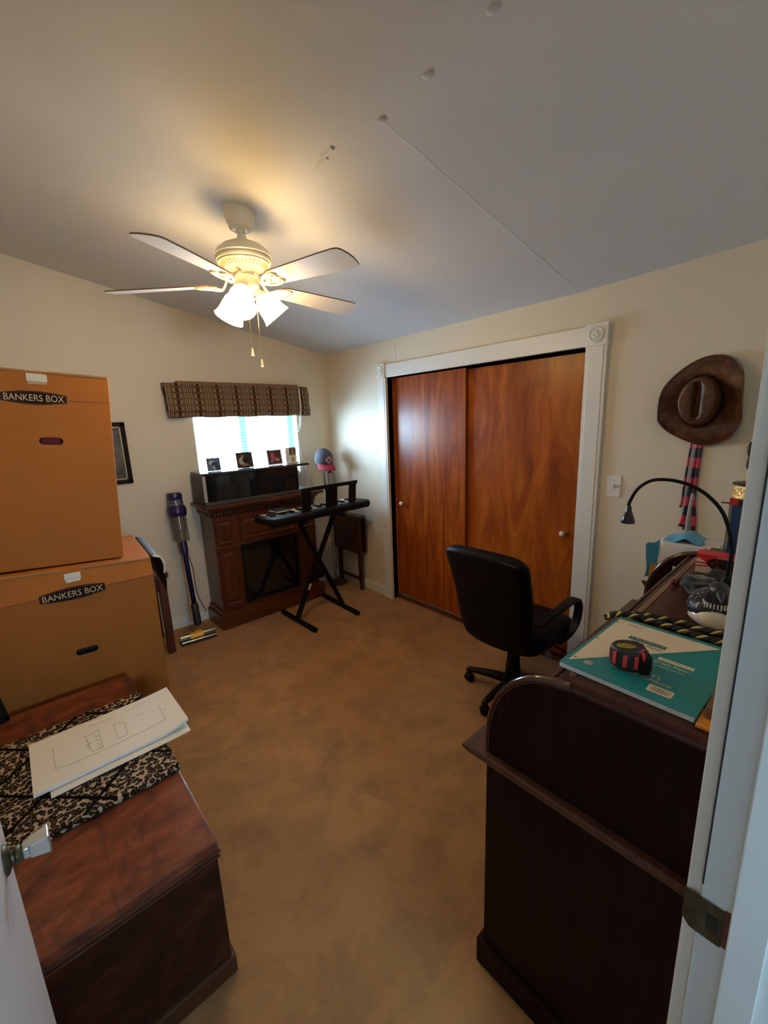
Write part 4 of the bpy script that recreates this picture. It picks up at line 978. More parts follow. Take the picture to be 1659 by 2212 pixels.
for k in range(5):
    ang = 34+72*k; rz = rot('Z', ang)
    b = MB(); R = []
    for r, z, w, h in ((.045, .098, .030, .022), (.12, .098, .025, .020), (.20, .093, .020, .016), (.27, .085, .017, .013), (.292, .079, .013, .009), (.298, .074, .006, .005)):
        R.append([rz @ Vector((r, w*cy, z+h*cz)) for cy, cz in ((1, -.9), (1, .3), (.6, 1), (-.6, 1), (-1, .3), (-1, -.9))])
    b.rings(R); leg = op('base_leg', M['black_plastic'], b, bevel=.002)
    c = rz @ Vector((.275, 0, .028)); ax_ = rot('Z', ang+62)
    b = MB()
    for s in (-1, 1):
        MXr = ax_ @ Matrix(((1, 0, 0), (0, 0, -1), (0, 1, 0)))
        b.lathe([(.012, .004), (.026, .004), (.0275, .010), (.026, .022), (.016, .025)], c + ax_ @ Vector((0, s*.0, 0)), ax_ @ Matrix(((1, 0, 0), (0, 0, s*1.0), (0, 1, 0))), 20)
    b.tube([c, c+Vector((0, 0, .055))], .008, 10); b.lathe([(.029, .024), (.0295, .030), (.022, .046), (.010, .052)], c-Vector((0, 0, .024)), None, 16)
    op('castor', M['black_plastic'], b, leg, smooth=40)
b = MB(); b.tube(smoothpath([(.05, -.05, .39), (.06, -.15, .388), (.06, -.25, .380), (.06, -.29, .372)], 4), .006, 8); op('tilt_lever', M['black_plastic'], b, smooth=50)
b = MB(); c = Vector((.195, -.120, .228)); b.tube([c+Vector((0, 0, .17)), c+Vector((0, 0, .035))], .0022, 6, 0)
b.prism([(-.014, -.03), (.014, -.03), (.024, -.008), (.018, .015), (.004, .036), (-.004, .036), (-.018, .015), (-.024, -.008)], lambda p: c+Vector((-.003, p[0]*.8, p[1])), lambda p: c+Vector((.003, p[0]*.8, p[1])), 1)
op('hang_tag', [M['black_matte'], plain('grey tag', (.25, .27, .29), .5)], b)

# ---------------------------------------------------------------- roll-top desk
EX0, EX1, EYF, EYB = -1.700, -.400, -3.095, -3.568
dk = thing('roll_top_desk', 'dark mahogany roll-top desk, roll pushed open, right of the doorway', 'desk', (-1.05, -3.33, 0))
for xa in (EX0, EX1-.022):
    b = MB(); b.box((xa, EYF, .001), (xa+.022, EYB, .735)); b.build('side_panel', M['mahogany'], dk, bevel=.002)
for xa, xb in ((EX0-.012, EX0+.40), (EX1-.40, EX1+.010)):
    b = MB(); b.box((xa, EYF+.018, .001), (xb, EYB, .095)); b.build('base_plinth', M['mahogany'], dk, bevel=.004)
b = MB()
for x0, x1 in ((EX0+.022, EX0+.39), (EX1-.39, EX1-.022)): b.box((x0, EYF-.002, .095), (x1, EYB+.01, .735))
b.box((EX0+.39, EYB+.01, .10), (EX1-.39, EYB+.03, .735)); b.build('pedestal', M['mahogany'], dk)
for x0, x1 in ((EX0+.035, EX0+.378), (EX1-.378, EX1-.035)):
    for z0, z1 in ((.115, .38), (.395, .56), (.575, .72)):
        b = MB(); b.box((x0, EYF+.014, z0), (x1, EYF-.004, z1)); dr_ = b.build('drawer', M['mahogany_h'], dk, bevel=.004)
        b = MB(); b.tube(smoothpath([((x0+x1)/2-.04, EYF+.014, (z0+z1)/2), ((x0+x1)/2-.03, EYF+.036, (z0+z1)/2-.012), ((x0+x1)/2+.03, EYF+.036, (z0+z1)/2-.012), ((x0+x1)/2+.04, EYF+.014, (z0+z1)/2)], 5), .004, 8); b.build('drawer_pull', M['brass'], dr_, smooth=50)
b = MB(); b.box((EX0+.39, EYF+.005, .63), (EX1-.39, EYF-.02, .735)); b.build('centre_drawer', M['mahogany_h'], dk, bevel=.004)
b = MB()
pr = [(0, .735), (.010, .737), (.016, .743), (.018, .752), (.022, .755), (.022, .764), (.016, .768)]
R = [[(EX0-o, EYF+.044+o, z), (EX1+o, EYF+.044+o, z), (EX1+o, EYB, z), (EX0-o, EYB, z)] for o, z in pr]
b.rings(R); b.build('writing_surface', M['mahogany_edge'], dk)
# upper cheeks with the S curve
curve = smoothpath([(EYF-.002, .768), (EYF-.001, .80), (EYF-.007, .87), (EYF-.030, .945), (EYF-.072, 1.005), (EYF-.122, 1.042), (EYF-.165, 1.056), (EYF-.195, 1.060), (EYF-.215, 1.066)], 6)
poly = [(p.x, p.y) for p in [Vector((q[0], q[1], 0)) for q in [(v[0], v[1]) for v in curve]]] if False else [(v[0], v[1]) for v in [Vector((a[0], a[1], 0)) for a in [(c_[0], c_[1]) for c_ in curve]]]
poly = poly + [(EYB, 1.066), (EYB, .768)]
for x0, x1 in ((EX0, EX0+.022), (EX1-.022, EX1)):
    b = MB(); b.prism(poly, lambda p: (x0, p[0], p[1]), lambda p: (x1, p[0], p[1])); ck = b.build('curved_cheek', M['mahogany'], dk, bevel=.005, seg=3)
    b = MB(); b.tube([((x0+x1)/2, v_[0], v_[1]-.003) for v_ in curve], .0125, 10); b.build('rounded_edge', plain('mahogany edge highlight', (.05, .016, .009), .2, coat=.4), ck, smooth=60)  # bead added to carry the edge highlight, lighter and glossier than the cheek
b = MB(); b.box((EX0+.022, EYB+.02, .768), (EX1-.022, EYB+.008, 1.062)); b.box((EX0+.022, EYB+.02, .90), (EX1-.022, EYB+.17, .912))
for k in range(1, 7): b.box((EX0+.022+k*.179, EYB+.02, .768), (EX0+.032+k*.179, EYB+.17, .912))
b.build('pigeonholes', M['mahogany'], dk)
b = MB()
pr = [(-.012, 1.058), (.004, 1.060), (.009, 1.068), (.006, 1.074), (.012, 1.078), (.012, 1.086), (.006, 1.090)]
TF = EYF-.228
R = [[(EX0-.002-o, TF+o, z), (EX1+.002+o, TF+o, z), (EX1+.002+o, EYB, z), (EX0-.002-o, EYB, z)] for o, z in pr]
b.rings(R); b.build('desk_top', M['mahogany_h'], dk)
b = MB(); b.box((EX0+.024, TF+.013, 1.060), (EX1-.024, TF+.030, 1.0885)); b.build('top_nosing', plain('worn mahogany nosing', (.20, .085, .05), .28, var=.12, vscale=14, coat=.3), dk, bevel=.004)
b = MB()
for k in range(5):
    a = k/5; b.box((EX0+.024, TF+.070-.010*k, 1.030+.004*k), (EX1-.024, TF+.061-.010*k, 1.044+.004*k))
b.build('tambour', M['mahogany_h'], dk, bevel=.002)
b = MB(); b.box((EX0+.03, TF+.082, 1.022), (EX1-.03, TF+.072, 1.046)); b.build('tambour_rail', M['mahogany_edge'], dk, bevel=.004)
b = MB(); b.box((EX1-.0225, -3.190, .925), (EX1-.0240, -3.235, .985)); b.build('taped_paper', M['paper'], dk)

TOPZ = 1.0905
# ---------------------------------------------------------------- graph paper pad and tape measure
TEAL = plain('teal cover', (.008, .215, .225), .3); CREAM = plain('cream print', (.74, .62, .46), .35); DTEAL = plain('dark teal print', (.02, .10, .10), .4)
A_, B_, D_ = Vector((-1.673, -3.267, 0)), Vector((-1.345, -3.284, 0)), Vector((-1.680, -3.528, 0))
U_, V_ = D_-A_, B_-A_
pad = thing('graph_paper_pad', 'teal and cream graph paper pad lying on the near end of the desk top', 'notebook', (-1.51, -3.40, TOPZ))
def pz(u, v, z): p = A_+U_*u+V_*v; return (p.x, p.y, z)
b = MB(); b.hexa([pz(.006, .004, TOPZ+.0006), pz(.99, .004, TOPZ+.0006), pz(.99, .994, TOPZ+.0006), pz(.006, .994, TOPZ+.0006), pz(.006, .004, TOPZ+.0115), pz(.99, .004, TOPZ+.0115), pz(.99, .994, TOPZ+.0115), pz(.006, .994, TOPZ+.0115)]); b.build('pages', M['paper'], pad)
b = MB(); b.hexa([pz(u, v, z) for z in (TOPZ+.0115, TOPZ+.0125) for u, v in ((0, 0), (1, 0), (1, 1), (0, 1))]); b.hexa([pz(u, v, z) for z in (TOPZ+.0002, TOPZ+.0008) for u, v in ((0, 0), (1, 0), (1, 1), (0, 1))]); cov = b.build('cover', TEAL, pad)
ZP = TOPZ+.0128
def pprint(name, quads, mat, z=ZP):
    b = MB()
    for q in quads: b.face([b._v(pz(u, v, z)) for u, v in q])
    return b.build(name, mat, cov)
pprint('cream_triangle', [[(.022, .955), (.038, .065), (.875, .955)]], CREAM)
pprint('binder_holes', [[(u0+.012*math.cos(2*PI*k/12), v0+.0095*math.sin(2*PI*k/12)) for k in range(12)] for u0, v0 in ((.034, .885), (.046, .505), (.060, .135))], plain('hole shade', (.16, .12, .08), .7), ZP+.0003)
pprint('title_band', [[(.235, .668), (.545, .668), (.545, .722), (.235, .722)]], DTEAL, ZP+.0002)
pprint('second_band', [[(.555, .505), (.815, .505), (.815, .548), (.555, .548)]], CREAM, ZP+.0002)
nU, nV = U_.normalized(), V_.normalized(); WU, HV = U_.length, V_.length
def ptext(s, u0, u1, v0, v1, mat, sp=1.0, shear=0): text('lettering', s, mat, cov, Vector(pz(u0, v0, ZP+.0002)), nU, nV, (u1-u0)*WU, (v1-v0)*HV, .0003, sp, shear)
ptext('mead', .126, .255, .885, .918, plain('grey print', (.25, .22, .18), .5), 1.0, .3)
ptext('4 QUADRILLE', .25, .53, .680, .710, CREAM, 1.3); ptext('Graph Paper', .262, .538, .612, .655, DTEAL); ptext('QUADRILLE', .575, .80, .515, .538, DTEAL, 1.3); ptext('Graph Paper', .545, .805, .442, .490, CREAM)
ptext('4 squares per inch', .56, .785, .405, .430, CREAM); ptext('80 SHEETS', .34, .68, .240, .282, CREAM, 1.2); ptext('NEATBOOK NOTEBOOK', .33, .775, .190, .222, CREAM, 1.1)
pprint('barcode_label', [[(.645+.17*(x), .082+.082*(y)) for x, y in [(.5+.5*p[0], .5+.5*p[1]) for p in [(.9, -1), (1, -.8), (1, .8), (.9, 1), (-.9, 1), (-1, .8), (-1, -.8), (-.9, -1)]]]], CREAM, ZP+.0002)
rr = random.Random(4); q = []; x = .662
while x < .795:
    w = rr.choice((.002, .003, .005)); q.append([(x, .095), (x+w, .095), (x+w, .152), (x, .152)]); x += w+rr.choice((.0025, .004, .006))
pprint('barcode', q, plain('barcode ink', (.05, .04, .035), .5), ZP+.0004)
pprint('emblem', [[(.150, .095), (.212, .095), (.212, .150), (.150, .150)]], plain('grey emblem', (.35, .36, .33), .5), ZP+.0002)
pprint('cover_line', [[(.06, .045), (.60, .06), (.60, .064), (.06, .049)], [(.60, .215), (.90, .235), (.90, .238), (.60, .218)]], plain('pale teal line', (.10, .33, .30), .4), ZP+.0001)
tm = thing('tape_measure', 'black and red tape measure resting on the graph paper pad', 'tape measure', (-1.582, -3.381, ZP), math.radians(-55))
TM_ = root_matrix(tm)
def tp(name, mats, b, par=tm, **k): b.bm.transform(TM_); return b.build(name, mats, par, **k)
RUB = plain('black rubber', (.012, .011, .011), .5); REDR = plain('red rubber', (.75, .04, .06), .45)
def dpoly(s): return [(.037*s*math.cos(math.radians(a)), .034*s*math.sin(math.radians(a))) for a in range(50, 311, 13)] + [(.036*s, -.033*s), (.037*s, .020*s)]
b = MB(); b.rings([[(x, y, z) for x, y in dpoly(s)] for s, z in ((.90, .0012), (.99, .005), (1, .012), (1, .034), (.97, .041), (.86, .0455))]); body = tp('case', RUB, b, smooth=30)
b = MB()
for a in (100, 136, 172, 208, 244, 278):
    w = 6.5 if a not in (155,) else 9
    R = [[(.037*s*math.cos(math.radians(a+k)), .034*s*math.sin(math.radians(a+k)), z) for k in (-w, -w/2, 0, w/2, w)] for s, z in ((1.0, .010), (1.025, .010), (1.03, .022), (1.025, .036), (.985, .039))]
    b.rings(R, False, False)
tp('red_grips', REDR, b, body)
b = MB(); R = [[(.037*s*math.cos(math.radians(a)), .034*s*math.sin(math.radians(a)), z) for a in range(296, 345, 6)] for s, z in ((1.02, .006), (1.06, .012), (1.06, .032), (.99, .044), (.7, .0462))]; b.rings(R, False, False); tp('red_nose', REDR, b, body)
b = MB(); b.rings([[(-.006+.020*s*math.cos(2*PI*k/24), .0095*s*math.sin(2*PI*k/24), z) for k in range(24)] for s, z in ((1, .045), (1, .0464), (.96, .0468))]); lab_ = tp('yellow_label', plain('yellow label', (.42, .30, .02), .4), b, body)
b = MB(); b.tube([(-.02, .002, .0471), (-.012, -.003, .0472), (-.004, .003, .0472), (.004, -.003, .0472), (.010, .002, .0471)], .0011, 5); tp('label_script', plain('label ink', (.12, .07, .01), .5), b, lab_)
b = MB(); b.hexa([(-.012, .030, .016), (.008, .032, .016), (.006, .062, .008), (-.004, .062, .008), (-.012, .030, .034), (.008, .032, .034), (.006, .060, .016), (-.004, .060, .016)]); b.hexa([(.012, .024, .036), (.030, .016, .036), (.030, .010, .036), (.012, .010, .036), (.014, .030, .046), (.026, .022, .048), (.028, .012, .046), (.012, .012, .046)]); tp('belt_clip', RUB, b, bevel=.002)
b = MB(); b.box((.030, -.038, .004), (.012, -.044, .034)); tp('end_hook', M['black_matte'], b, bevel=.001)

# ---------------------------------------------------------------- braided cord
cb_ = thing('braided_cord', 'black and yellow braided cord lying along the desk top behind the pad', 'cord', (-1.30, -3.38, TOPZ))
base1 = smoothpath([(-1.375, -3.258, TOPZ+.012), (-1.340, -3.268, TOPZ+.013), (-1.315, -3.300, TOPZ+.012), (-1.308, -3.345, TOPZ+.010), (-1.312, -3.395, TOPZ+.010), (-1.322, -3.450, TOPZ+.010), (-1.315, -3.500, TOPZ+.010), (-1.280, -3.535, TOPZ+.010)], 14)
base2 = smoothpath([(-1.310, -3.292, TOPZ+.010), (-1.288, -3.320, TOPZ+.010), (-1.275, -3.365, TOPZ+.010), (-1.268, -3.410, TOPZ+.010), (-1.276, -3.455, TOPZ+.010), (-1.270, -3.505, TOPZ+.010), (-1.280, -3.535, TOPZ+.010)], 14)
CBK = plain('black cord', (.012, .010, .010), .6, bump=.4, bscale=900); CYE = plain('yellow cord', (.72, .60, .16), .6, bump=.4, bscale=900)
for bp_ in (base1, base2):
    for k in range(3):
        P = []; L_ = 0
        for i, p in enumerate(bp_):
            if i: L_ += (p-bp_[i-1]).length
            d = (bp_[min(i+1, len(bp_)-1)]-bp_[max(i-1, 0)]).normalized(); n = d.cross(Vector((0, 0, 1))).normalized(); a = 2*PI*(L_/.040+k/3)
            P.append(p+n*.0050*math.cos(a)+Vector((0, 0, 1))*.0042*math.sin(a))
        b = MB(); b.tube(P, .0032 if k == 0 else .0048, 8, 0); b.build('strand', CYE if k == 0 else CBK, cb_, smooth=60)

# ---------------------------------------------------------------- loon figurine and folded gloves
ln = thing('loon_figurine', 'black and white speckled bird figurine with pale breast on the desk top', 'figurine', (-1.190, -3.462, TOPZ), math.radians(195))
LM = root_matrix(ln)
def lp(name, mats, b, par=ln, **k): b.bm.transform(LM); return b.build(name, mats, par, **k)
def loon_mat():
    t = NT('speckled feathers'); v = t.coords()
    vo = t.n('ShaderNodeTexVoronoi'); vo.inputs['Scale'].default_value = 95; t.l(v, vo.inputs['Vector'])
    c = t.ramp(vo.outputs['Distance'], [(.0, (.34, .36, .40)), (.26, (.28, .30, .33)), (.34, (.010, .010, .013)), (1, (.010, .010, .013))])
    t.l(c, t.b.inputs['Base Color']); t.b.inputs['Roughness'].default_value = .42; t.b.inputs['Specular IOR Level'].default_value = .3; return t.m
b = MB(); R = []
for x, w, z0, z1 in ((-.095, .006, .045, .055), (-.08, .030, .025, .072), (-.05, .052, .008, .084), (-.01, .060, .001, .088), (.025, .057, .001, .084), (.048, .044, .004, .076), (.062, .022, .018, .060)):
    R.append([(x, w*math.cos(2*PI*k/24), (z0+z1)/2+(z1-z0)/2*math.sin(2*PI*k/24)) for k in range(24)])
b.rings(R); bd = lp('body', loon_mat(), b, smooth=60)
b = MB(); R = []
for x, w, z0, z1 in ((.020, .0575, .0005, .050), (.044, .049, .0005, .058), (.060, .035, .002, .058), (.071, .018, .012, .048), (.074, .005, .022, .036)):
    R.append([(x, w*math.cos(2*PI*k/24), (z0+z1)/2+(z1-z0)/2*math.sin(2*PI*k/24)) for k in range(24)])
b.rings(R); lp('breast', plain('ivory glaze', (.70, .62, .48), .25, coat=.3), b, bd, smooth=60)
b = MB(); b.tube([(.030, 0, .060), (.036, 0, .085), (.040, 0, .100)], [.030, .024, .021], 20); neck = lp('neck', plain('glossy black', (.012, .013, .013), .2), b, smooth=60)
b = MB()
for k in range(-6, 7):
    a = math.radians(15*k); b.obox((.0345+.0285*math.cos(a), .0285*math.sin(a), .070), (.003, .0030, .013), rot('Z', math.degrees(a)))
lp('necklace_marks', plain('white marks', (.70, .70, .64), .4), b, neck)
b = MB(); b.sphere((.046, 0, .112), (.034, .023, .021), None, 20, 10); b.tube([(.072, 0, .110), (.092, 0, .106), (.112, 0, .102)], [.0105, .007, .0015], 12); lp('head', plain('dark green black', (.018, .022, .018), .4), b, smooth=60)
b = MB()
for s in (-1, 1): b.sphere((.058, s*.0195, .116), .003, None, 8, 6)
lp('eye', plain('red eye', (.3, .02, .02), .2), b)
GLV = plain('dark grey wool', (.013, .014, .012), .95, bump=.5, bscale=400, bdist=.002, sheen=.3)
def lump(name, c, rad, rz, seed, mat, label, cat, group=None, amp=.18):
    rr = random.Random(seed); b = MB(); b.sphere((0, 0, 0), (1, 1, 1), None, 28, 16)
    ph = [rr.uniform(0, 6) for _ in range(6)]
    for v in b.bm.verts:
        p = v.co; k = 1+amp*(math.sin(3*p.x+ph[0])*math.cos(4*p.y+ph[1])+.5*math.sin(7*p.z+5*p.x+ph[2])+.4*math.sin(9*p.y+ph[3]))
        v.co = Vector((math.copysign(abs(p.x)**.8, p.x)*k*rad[0], math.copysign(abs(p.y)**.8, p.y)*k*rad[1], max(p.z*k*rad[2], -rad[2]*.75)))
    b.bm.transform(Matrix.Translation(c) @ Matrix.Rotation(math.radians(rz), 4, 'Z')); return tag(b.build(name, mat, None, c, smooth=60), label, cat, group)
lump('crumpled_cloth', (-.965, -3.385, TOPZ+.0215), (.055, .042, .028), 20, 3, GLV, 'dark grey crumpled cloth lying directly behind the bird figurine', 'cloth')
lump('folded_cloth', (-.850, -3.428, TOPZ+.018), (.062, .060, .022), -10, 8, plain('charcoal wool', (.016, .017, .015), .95, bump=.5, bscale=350, bdist=.002), 'charcoal folded cloth on the desk right in front of the red carton', 'cloth')
tag(lump('red_stopper', (-.95, -3.318, TOPZ+.009), (.018, .012, .011), 0, 5, plain('dull red rubber', (.16, .02, .015), .5), 'dull red', 'x'), 'small dull red stopper beside the crumpled dark cloth on the desk', 'stopper')

# ---------------------------------------------------------------- red and white carton, spiral book and what lies on it
RED = plain('carton red', (.58, .02, .03), .35); WHT = plain('carton white', (.72, .64, .58), .35); BLKP = plain('carton black', (.02, .012, .012), .3)
ct = thing('red_carton', 'red and white product carton with a dark panel standing on the desk top', 'box', (-.76, -3.41, TOPZ))
b = MB(); b.hexa([(-.775, -3.335, TOPZ+.001), (-.765, -3.475, TOPZ+.001), (-.705, -3.470, TOPZ+.001), (-.715, -3.330, TOPZ+.001), (-.775, -3.335, 1.162), (-.765, -3.475, 1.162), (-.705, -3.470, 1.162), (-.715, -3.330, 1.162)]); cbod = b.build('carton_body', RED, ct, bevel=.001)
def cf(u, v, d=.0006): return Vector((-.775, -3.335, TOPZ))*(1-u)+Vector((-.765, -3.475, TOPZ))*u+Vector((-d, 0, v*.0715))
def cpoly(name, P, mat, d=.0006):
    b = MB(); b.face([b._v(cf(u, v, d)) for u, v in P]); return b.build(name, mat, cbod)
cpoly('white_area', [(.0, .03), (.96, .03), (.96, .30), (.30, .45), (.06, .80), (0, .70)], WHT)
for P in ([(.0, .52), (.30, .50), (.30, .58), (.0, .60)], [(.0, .33), (.40, .44), (.40, .50), (.0, .40)]): cpoly('red_streak', P, RED, .0010)
cpoly('dark_window', [(.22, .52), (.34, .30), (.86, .22), (.97, .36), (.97, .72), (.86, .84), (.34, .84), (.24, .70)], BLKP, .0013)
b = MB()
for u, v in ((.42, .72), (.66, .70), (.84, .66), (.42, .44), (.64, .40), (.84, .40), (.33, .58)):
    b.face([b._v(cf(u+.035*math.cos(2*PI*k/8), v+.05*math.sin(2*PI*k/8), .0016)) for k in range(8)])
b.build('red_dots', plain('dull red dots', (.22, .03, .03), .4), cbod)
text('lettering', 'RANGER', WHT, cbod, cf(.42, .88, .0006), cf(1, 0)-cf(0, 0), (0, 0, 1), .05, .006, .0004)
BLU = plain('blue cover', (.012, .045, .16), .3, var=.1, vscale=20)
bk = thing('spiral_book', 'tall blue spiral-bound book standing upright at the far end of the desk top', 'book', (-.44, -3.42, TOPZ))
b = MB(); b.box((-.470, -3.372, TOPZ+.001), (-.430, -3.54, 1.292)); bc = b.build('cover', BLU, bk, bevel=.001)
b = MB(); b.box((-.4706, -3.43, 1.19), (-.4712, -3.54, 1.252)); b.box((-.4706, -3.40, 1.165), (-.4712, -3.50, 1.192)); b.build('cover_print', plain('grey blue print', (.10, .13, .16), .4), bc)
b = MB()
for k in range(26):
    z = TOPZ+.012+k*.0073; P = [(-.450+.021*math.cos(a), -3.371+.011*math.sin(a), z+.0006*j) for j, a in enumerate([2*PI*i/10 for i in range(11)])]
    b.tube(P, .0013, 5)
b.build('spiral', M['black_plastic'], bk)
rbx = thing('small_red_box', 'small red and black box lying on top of the blue spiral book', 'box', (-.44, -3.43, 1.293))
b = MB(); b.box((-.475, -3.362, 1.293), (-.425, -3.39, 1.318)); b.build('red_end', RED, rbx, bevel=.001)
b = MB(); b.box((-.475, -3.3905, 1.293), (-.425, -3.50, 1.318)); b.build('black_sleeve', BLKP, rbx, bevel=.001)
b = MB(); b.box((-.462, -3.335, 1.294), (-.458, -3.365, 1.300)); b.build('pull_tab', plain('brown tab', (.12, .06, .04), .5), rbx)
gold = NT('crinkled gold foil'); gold.b.inputs['Base Color'].default_value = (.80, .48, .14, 1); gold.b.inputs['Roughness'].default_value = .28; gold.b.inputs['Metallic'].default_value = .45
gold.bump(gold.noise(gold.coords(), 60, 3), .8, .01)
gt = thing('gold_tin', 'crinkled gold foil wrapped tin on top of the small red box', 'tin', (-.45, -3.44, 1.319))
b = MB(); b.lathe([(.068, 1.3195), (.074, 1.326), (.071, 1.345), (.073, 1.362), (.070, 1.3725)], (-.45, -3.435, 0), None, 30); b.build('foil_body', gold.m, gt, smooth=40)
b = MB(); b.lathe([(.073, 1.3725), (.075, 1.374), (.075, 1.3785), (.071, 1.380)], (-.45, -3.435, 0), None, 30); b.build('lid', BLKP, gt, smooth=40)
rc = thing('red_ornament', 'dark red rounded ornament with a black top, standing on the gold tin', 'ornament', (-.45, -3.448, 1.3805))
b = MB(); b.lathe([(.040, 1.3805), (.048, 1.39), (.046, 1.402), (.040, 1.412), (.036, 1.416)], (-.45, -3.452, 0), None, 24); b.build('red_body', plain('deep red felt', (.20, .012, .018), .8), rc, smooth=50)
b = MB(); b.lathe([(.037, 1.416), (.036, 1.426), (.028, 1.435), (.024, 1.447), (.012, 1.455), (.002, 1.457)], (-.45, -3.452, 0), None, 20); b.build('black_top', plain('black felt', (.02, .008, .008), .9), rc, smooth=50)
# ---------------------------------------------------------------- gooseneck lamp
gl = thing('gooseneck_lamp', 'black gooseneck desk lamp arching over the desk top', 'desk lamp', (-1.05, -3.462, TOPZ))
gx = -1.05
b = MB(); b.lathe([(.036, TOPZ+.0005), (.037, TOPZ+.008), (.033, TOPZ+.014), (.017, TOPZ+.020), (.0145, TOPZ+.030), (.0135, TOPZ+.085), (.007, TOPZ+.095)], (gx, -3.462, 0), None, 28); b.build('base', M['black_plastic'], gl, smooth=40)
P = smoothpath([(gx, -3.462, TOPZ+.07), (gx, -3.463, 1.210), (gx, -3.464, 1.262), (gx, -3.453, 1.318), (gx, -3.430, 1.373), (gx, -3.396, 1.412), (gx, -3.360, 1.436), (gx, -3.322, 1.449), (gx, -3.282, 1.453), (gx, -3.244, 1.446), (gx, -3.210, 1.417), (gx, -3.190, 1.372), (gx, -3.189, 1.350)], 6)
b = MB(); b.tube(P, .0052, 10); b.build('gooseneck', M['black_plastic'], gl, smooth=60)
b = MB(); b.lathe([(.0055, 1.360), (.008, 1.352), (.0085, 1.343), (.012, 1.335), (.0165, 1.322), (.0205, 1.308), (.0205, 1.302), (.014, 1.300)][::-1], (gx, -3.190, 0), None, 24); b.build('lamp_head', plain('gloss black', (.01, .01, .01), .15), gl, smooth=40)
# ---------------------------------------------------------------- block and note
wb = tag(None or (lambda b: (b.box((-1.660, -3.537, TOPZ+.0075), (-1.49, -3.566, TOPZ+.030)), b.build('wood_block', wood('light brown wood', (.10, .045, .022), (.17, .08, .04), (.24, .13, .07), scale=(2, 16, 16), rough=.5), None, (-1.57, -3.55, TOPZ), bevel=.002))[1])(MB()), 'small brown wooden strip beside the pad at the back of the desk', 'wood strip')
tag((lambda b: (b.box((-1.690, -3.530, TOPZ+.0006), (-1.630, -3.566, TOPZ+.007)), b.build('sticky_notes', plain('orange paper', (.80, .30, .03), .5), None, (-1.66, -3.545, TOPZ), bevel=.001))[1])(MB()), 'orange sticky note pad under the wooden strip on the desk corner', 'sticky notes')

# ---------------------------------------------------------------- carton and plastic bag between desk and wall
bx_ = thing('open_carton', 'tan cardboard carton standing on the floor between the desk end and the wall', 'box', (-.21, -3.28, 0))
b = MB(); b.box((-.365, -3.075, .001), (-.06, -3.50, .835)); b.build('carton_body', plain('tan carton', (.40, .28, .17), .7), bx_, bevel=.003)
b = MB(); b.hexa([(-.365, -3.075, .835), (-.365, -3.50, .835), (-.35, -3.50, .837), (-.35, -3.075, .837), (-.385, -3.062, .872), (-.385, -3.50, .872), (-.38, -3.50, .874), (-.38, -3.062, .874)]); b.build('flap', plain('carton inside', (.16, .09, .045), .8), bx_)
bg = thing('plastic_bag', 'white plastic bag with blue and orange print on the carton by the wall', 'bag', (-.22, -3.22, .838))
def bagpt(s, t, wob): 
    return None
b = MB(); R = []
for z, sx_, sy_ in ((.839, .9, .92), (.87, 1.0, 1.0), (.93, 1.0, 1.02), (.99, .97, 1.0), (1.060, .98, .99), (1.066, .95, .97), (1.068, .3, .6)):
    ring = []
    for k in range(36):
        a = 2*PI*k/36; ca, sa = math.cos(a), math.sin(a); w = 1+.012*math.sin(5*a+z*30)+.008*math.sin(11*a-z*50)
        ring.append((-.225+.105*sx_*w*math.copysign(abs(ca)**.2, ca), -3.215+.115*sy_*w*math.copysign(abs(sa)**.2, sa), z+.004*math.sin(3*a+1)*(1 if z > 1 else .2)))
    R.append(ring)
b.rings(R); wbag = b.build('white_bag', plain('white film', (.74, .70, .70), .35, bump=.3, bscale=25, bdist=.01), bg, smooth=60)
BLUE = plain('blue film', (.07, .36, .62), .35, bump=.3, bscale=30, bdist=.01)
b = MB()
b.grid(10, 8, lambda u, v: (-.345+.030*v+.004*math.sin(9*u+4*v), -3.062-.050*v-.006*math.sin(5*u), .880+.165*u+.004*math.sin(8*v)+.02*v*u), 0, .004, (-1, .3, 0))
b.grid(12, 6, lambda u, v: (-.315+.16*v, -3.112-.150*u, 1.068+.016*math.sin(PI*v)*math.sin(PI*u)+.022*math.exp(-((u-.62)/.22)**2)+.003*math.sin(14*u+5*v)), 0, .004, (0, 0, 1))
b.build('blue_wrap', BLUE, bg, smooth=60)
b = MB(); b.grid(6, 6, lambda u, v: (-.352+.012*v, -3.083-.055*v, .86+.085*u*(1-.25*v*v)+.012*math.sin(3*v)), 0, .003, (-1, .2, 0)); b.build('orange_print', plain('orange film', (.75, .32, .03), .4), bg, smooth=60)

# ---------------------------------------------------------------- cowboy hat, scarf, small ornament on the wall
hat = thing('cowboy_hat', 'brown felt cowboy hat hanging crown outward on the right wall', 'hat', (0, -3.14, 1.70))
OUT = [(-2.979, 1.634), (-2.985, 1.747), (-3.023, 1.821), (-3.084, 1.878), (-3.152, 1.904), (-3.221, 1.895), (-3.27, 1.855), (-3.293, 1.794), (-3.302, 1.684), (-3.305, 1.603), (-3.284, 1.541), (-3.229, 1.503), (-3.158, 1.493), (-3.08, 1.523), (-3.017, 1.564), (-2.985, 1.606)]
HC = Vector((-3.140, 1.700))
closed = [Vector((p[0], p[1], 0)) for p in OUT]
sm = []
for i in range(len(closed)):
    a, b0, c, d = closed[i-1], closed[i], closed[(i+1) % len(closed)], closed[(i+2) % len(closed)]
    for k in range(4):
        t = k/4; sm.append(.5*((2*b0)+(c-a)*t+(2*a-5*b0+4*c-d)*t*t+(3*b0-a-3*c+d)*t**3))
NB = len(sm); R = []
def crownpt(i, s, x):
    p = sm[i]; a = math.atan2(p.y-HC.y, p.x-HC.x); return (x, HC.x+.079*s*math.cos(a), HC.y+.112*s*math.sin(a))
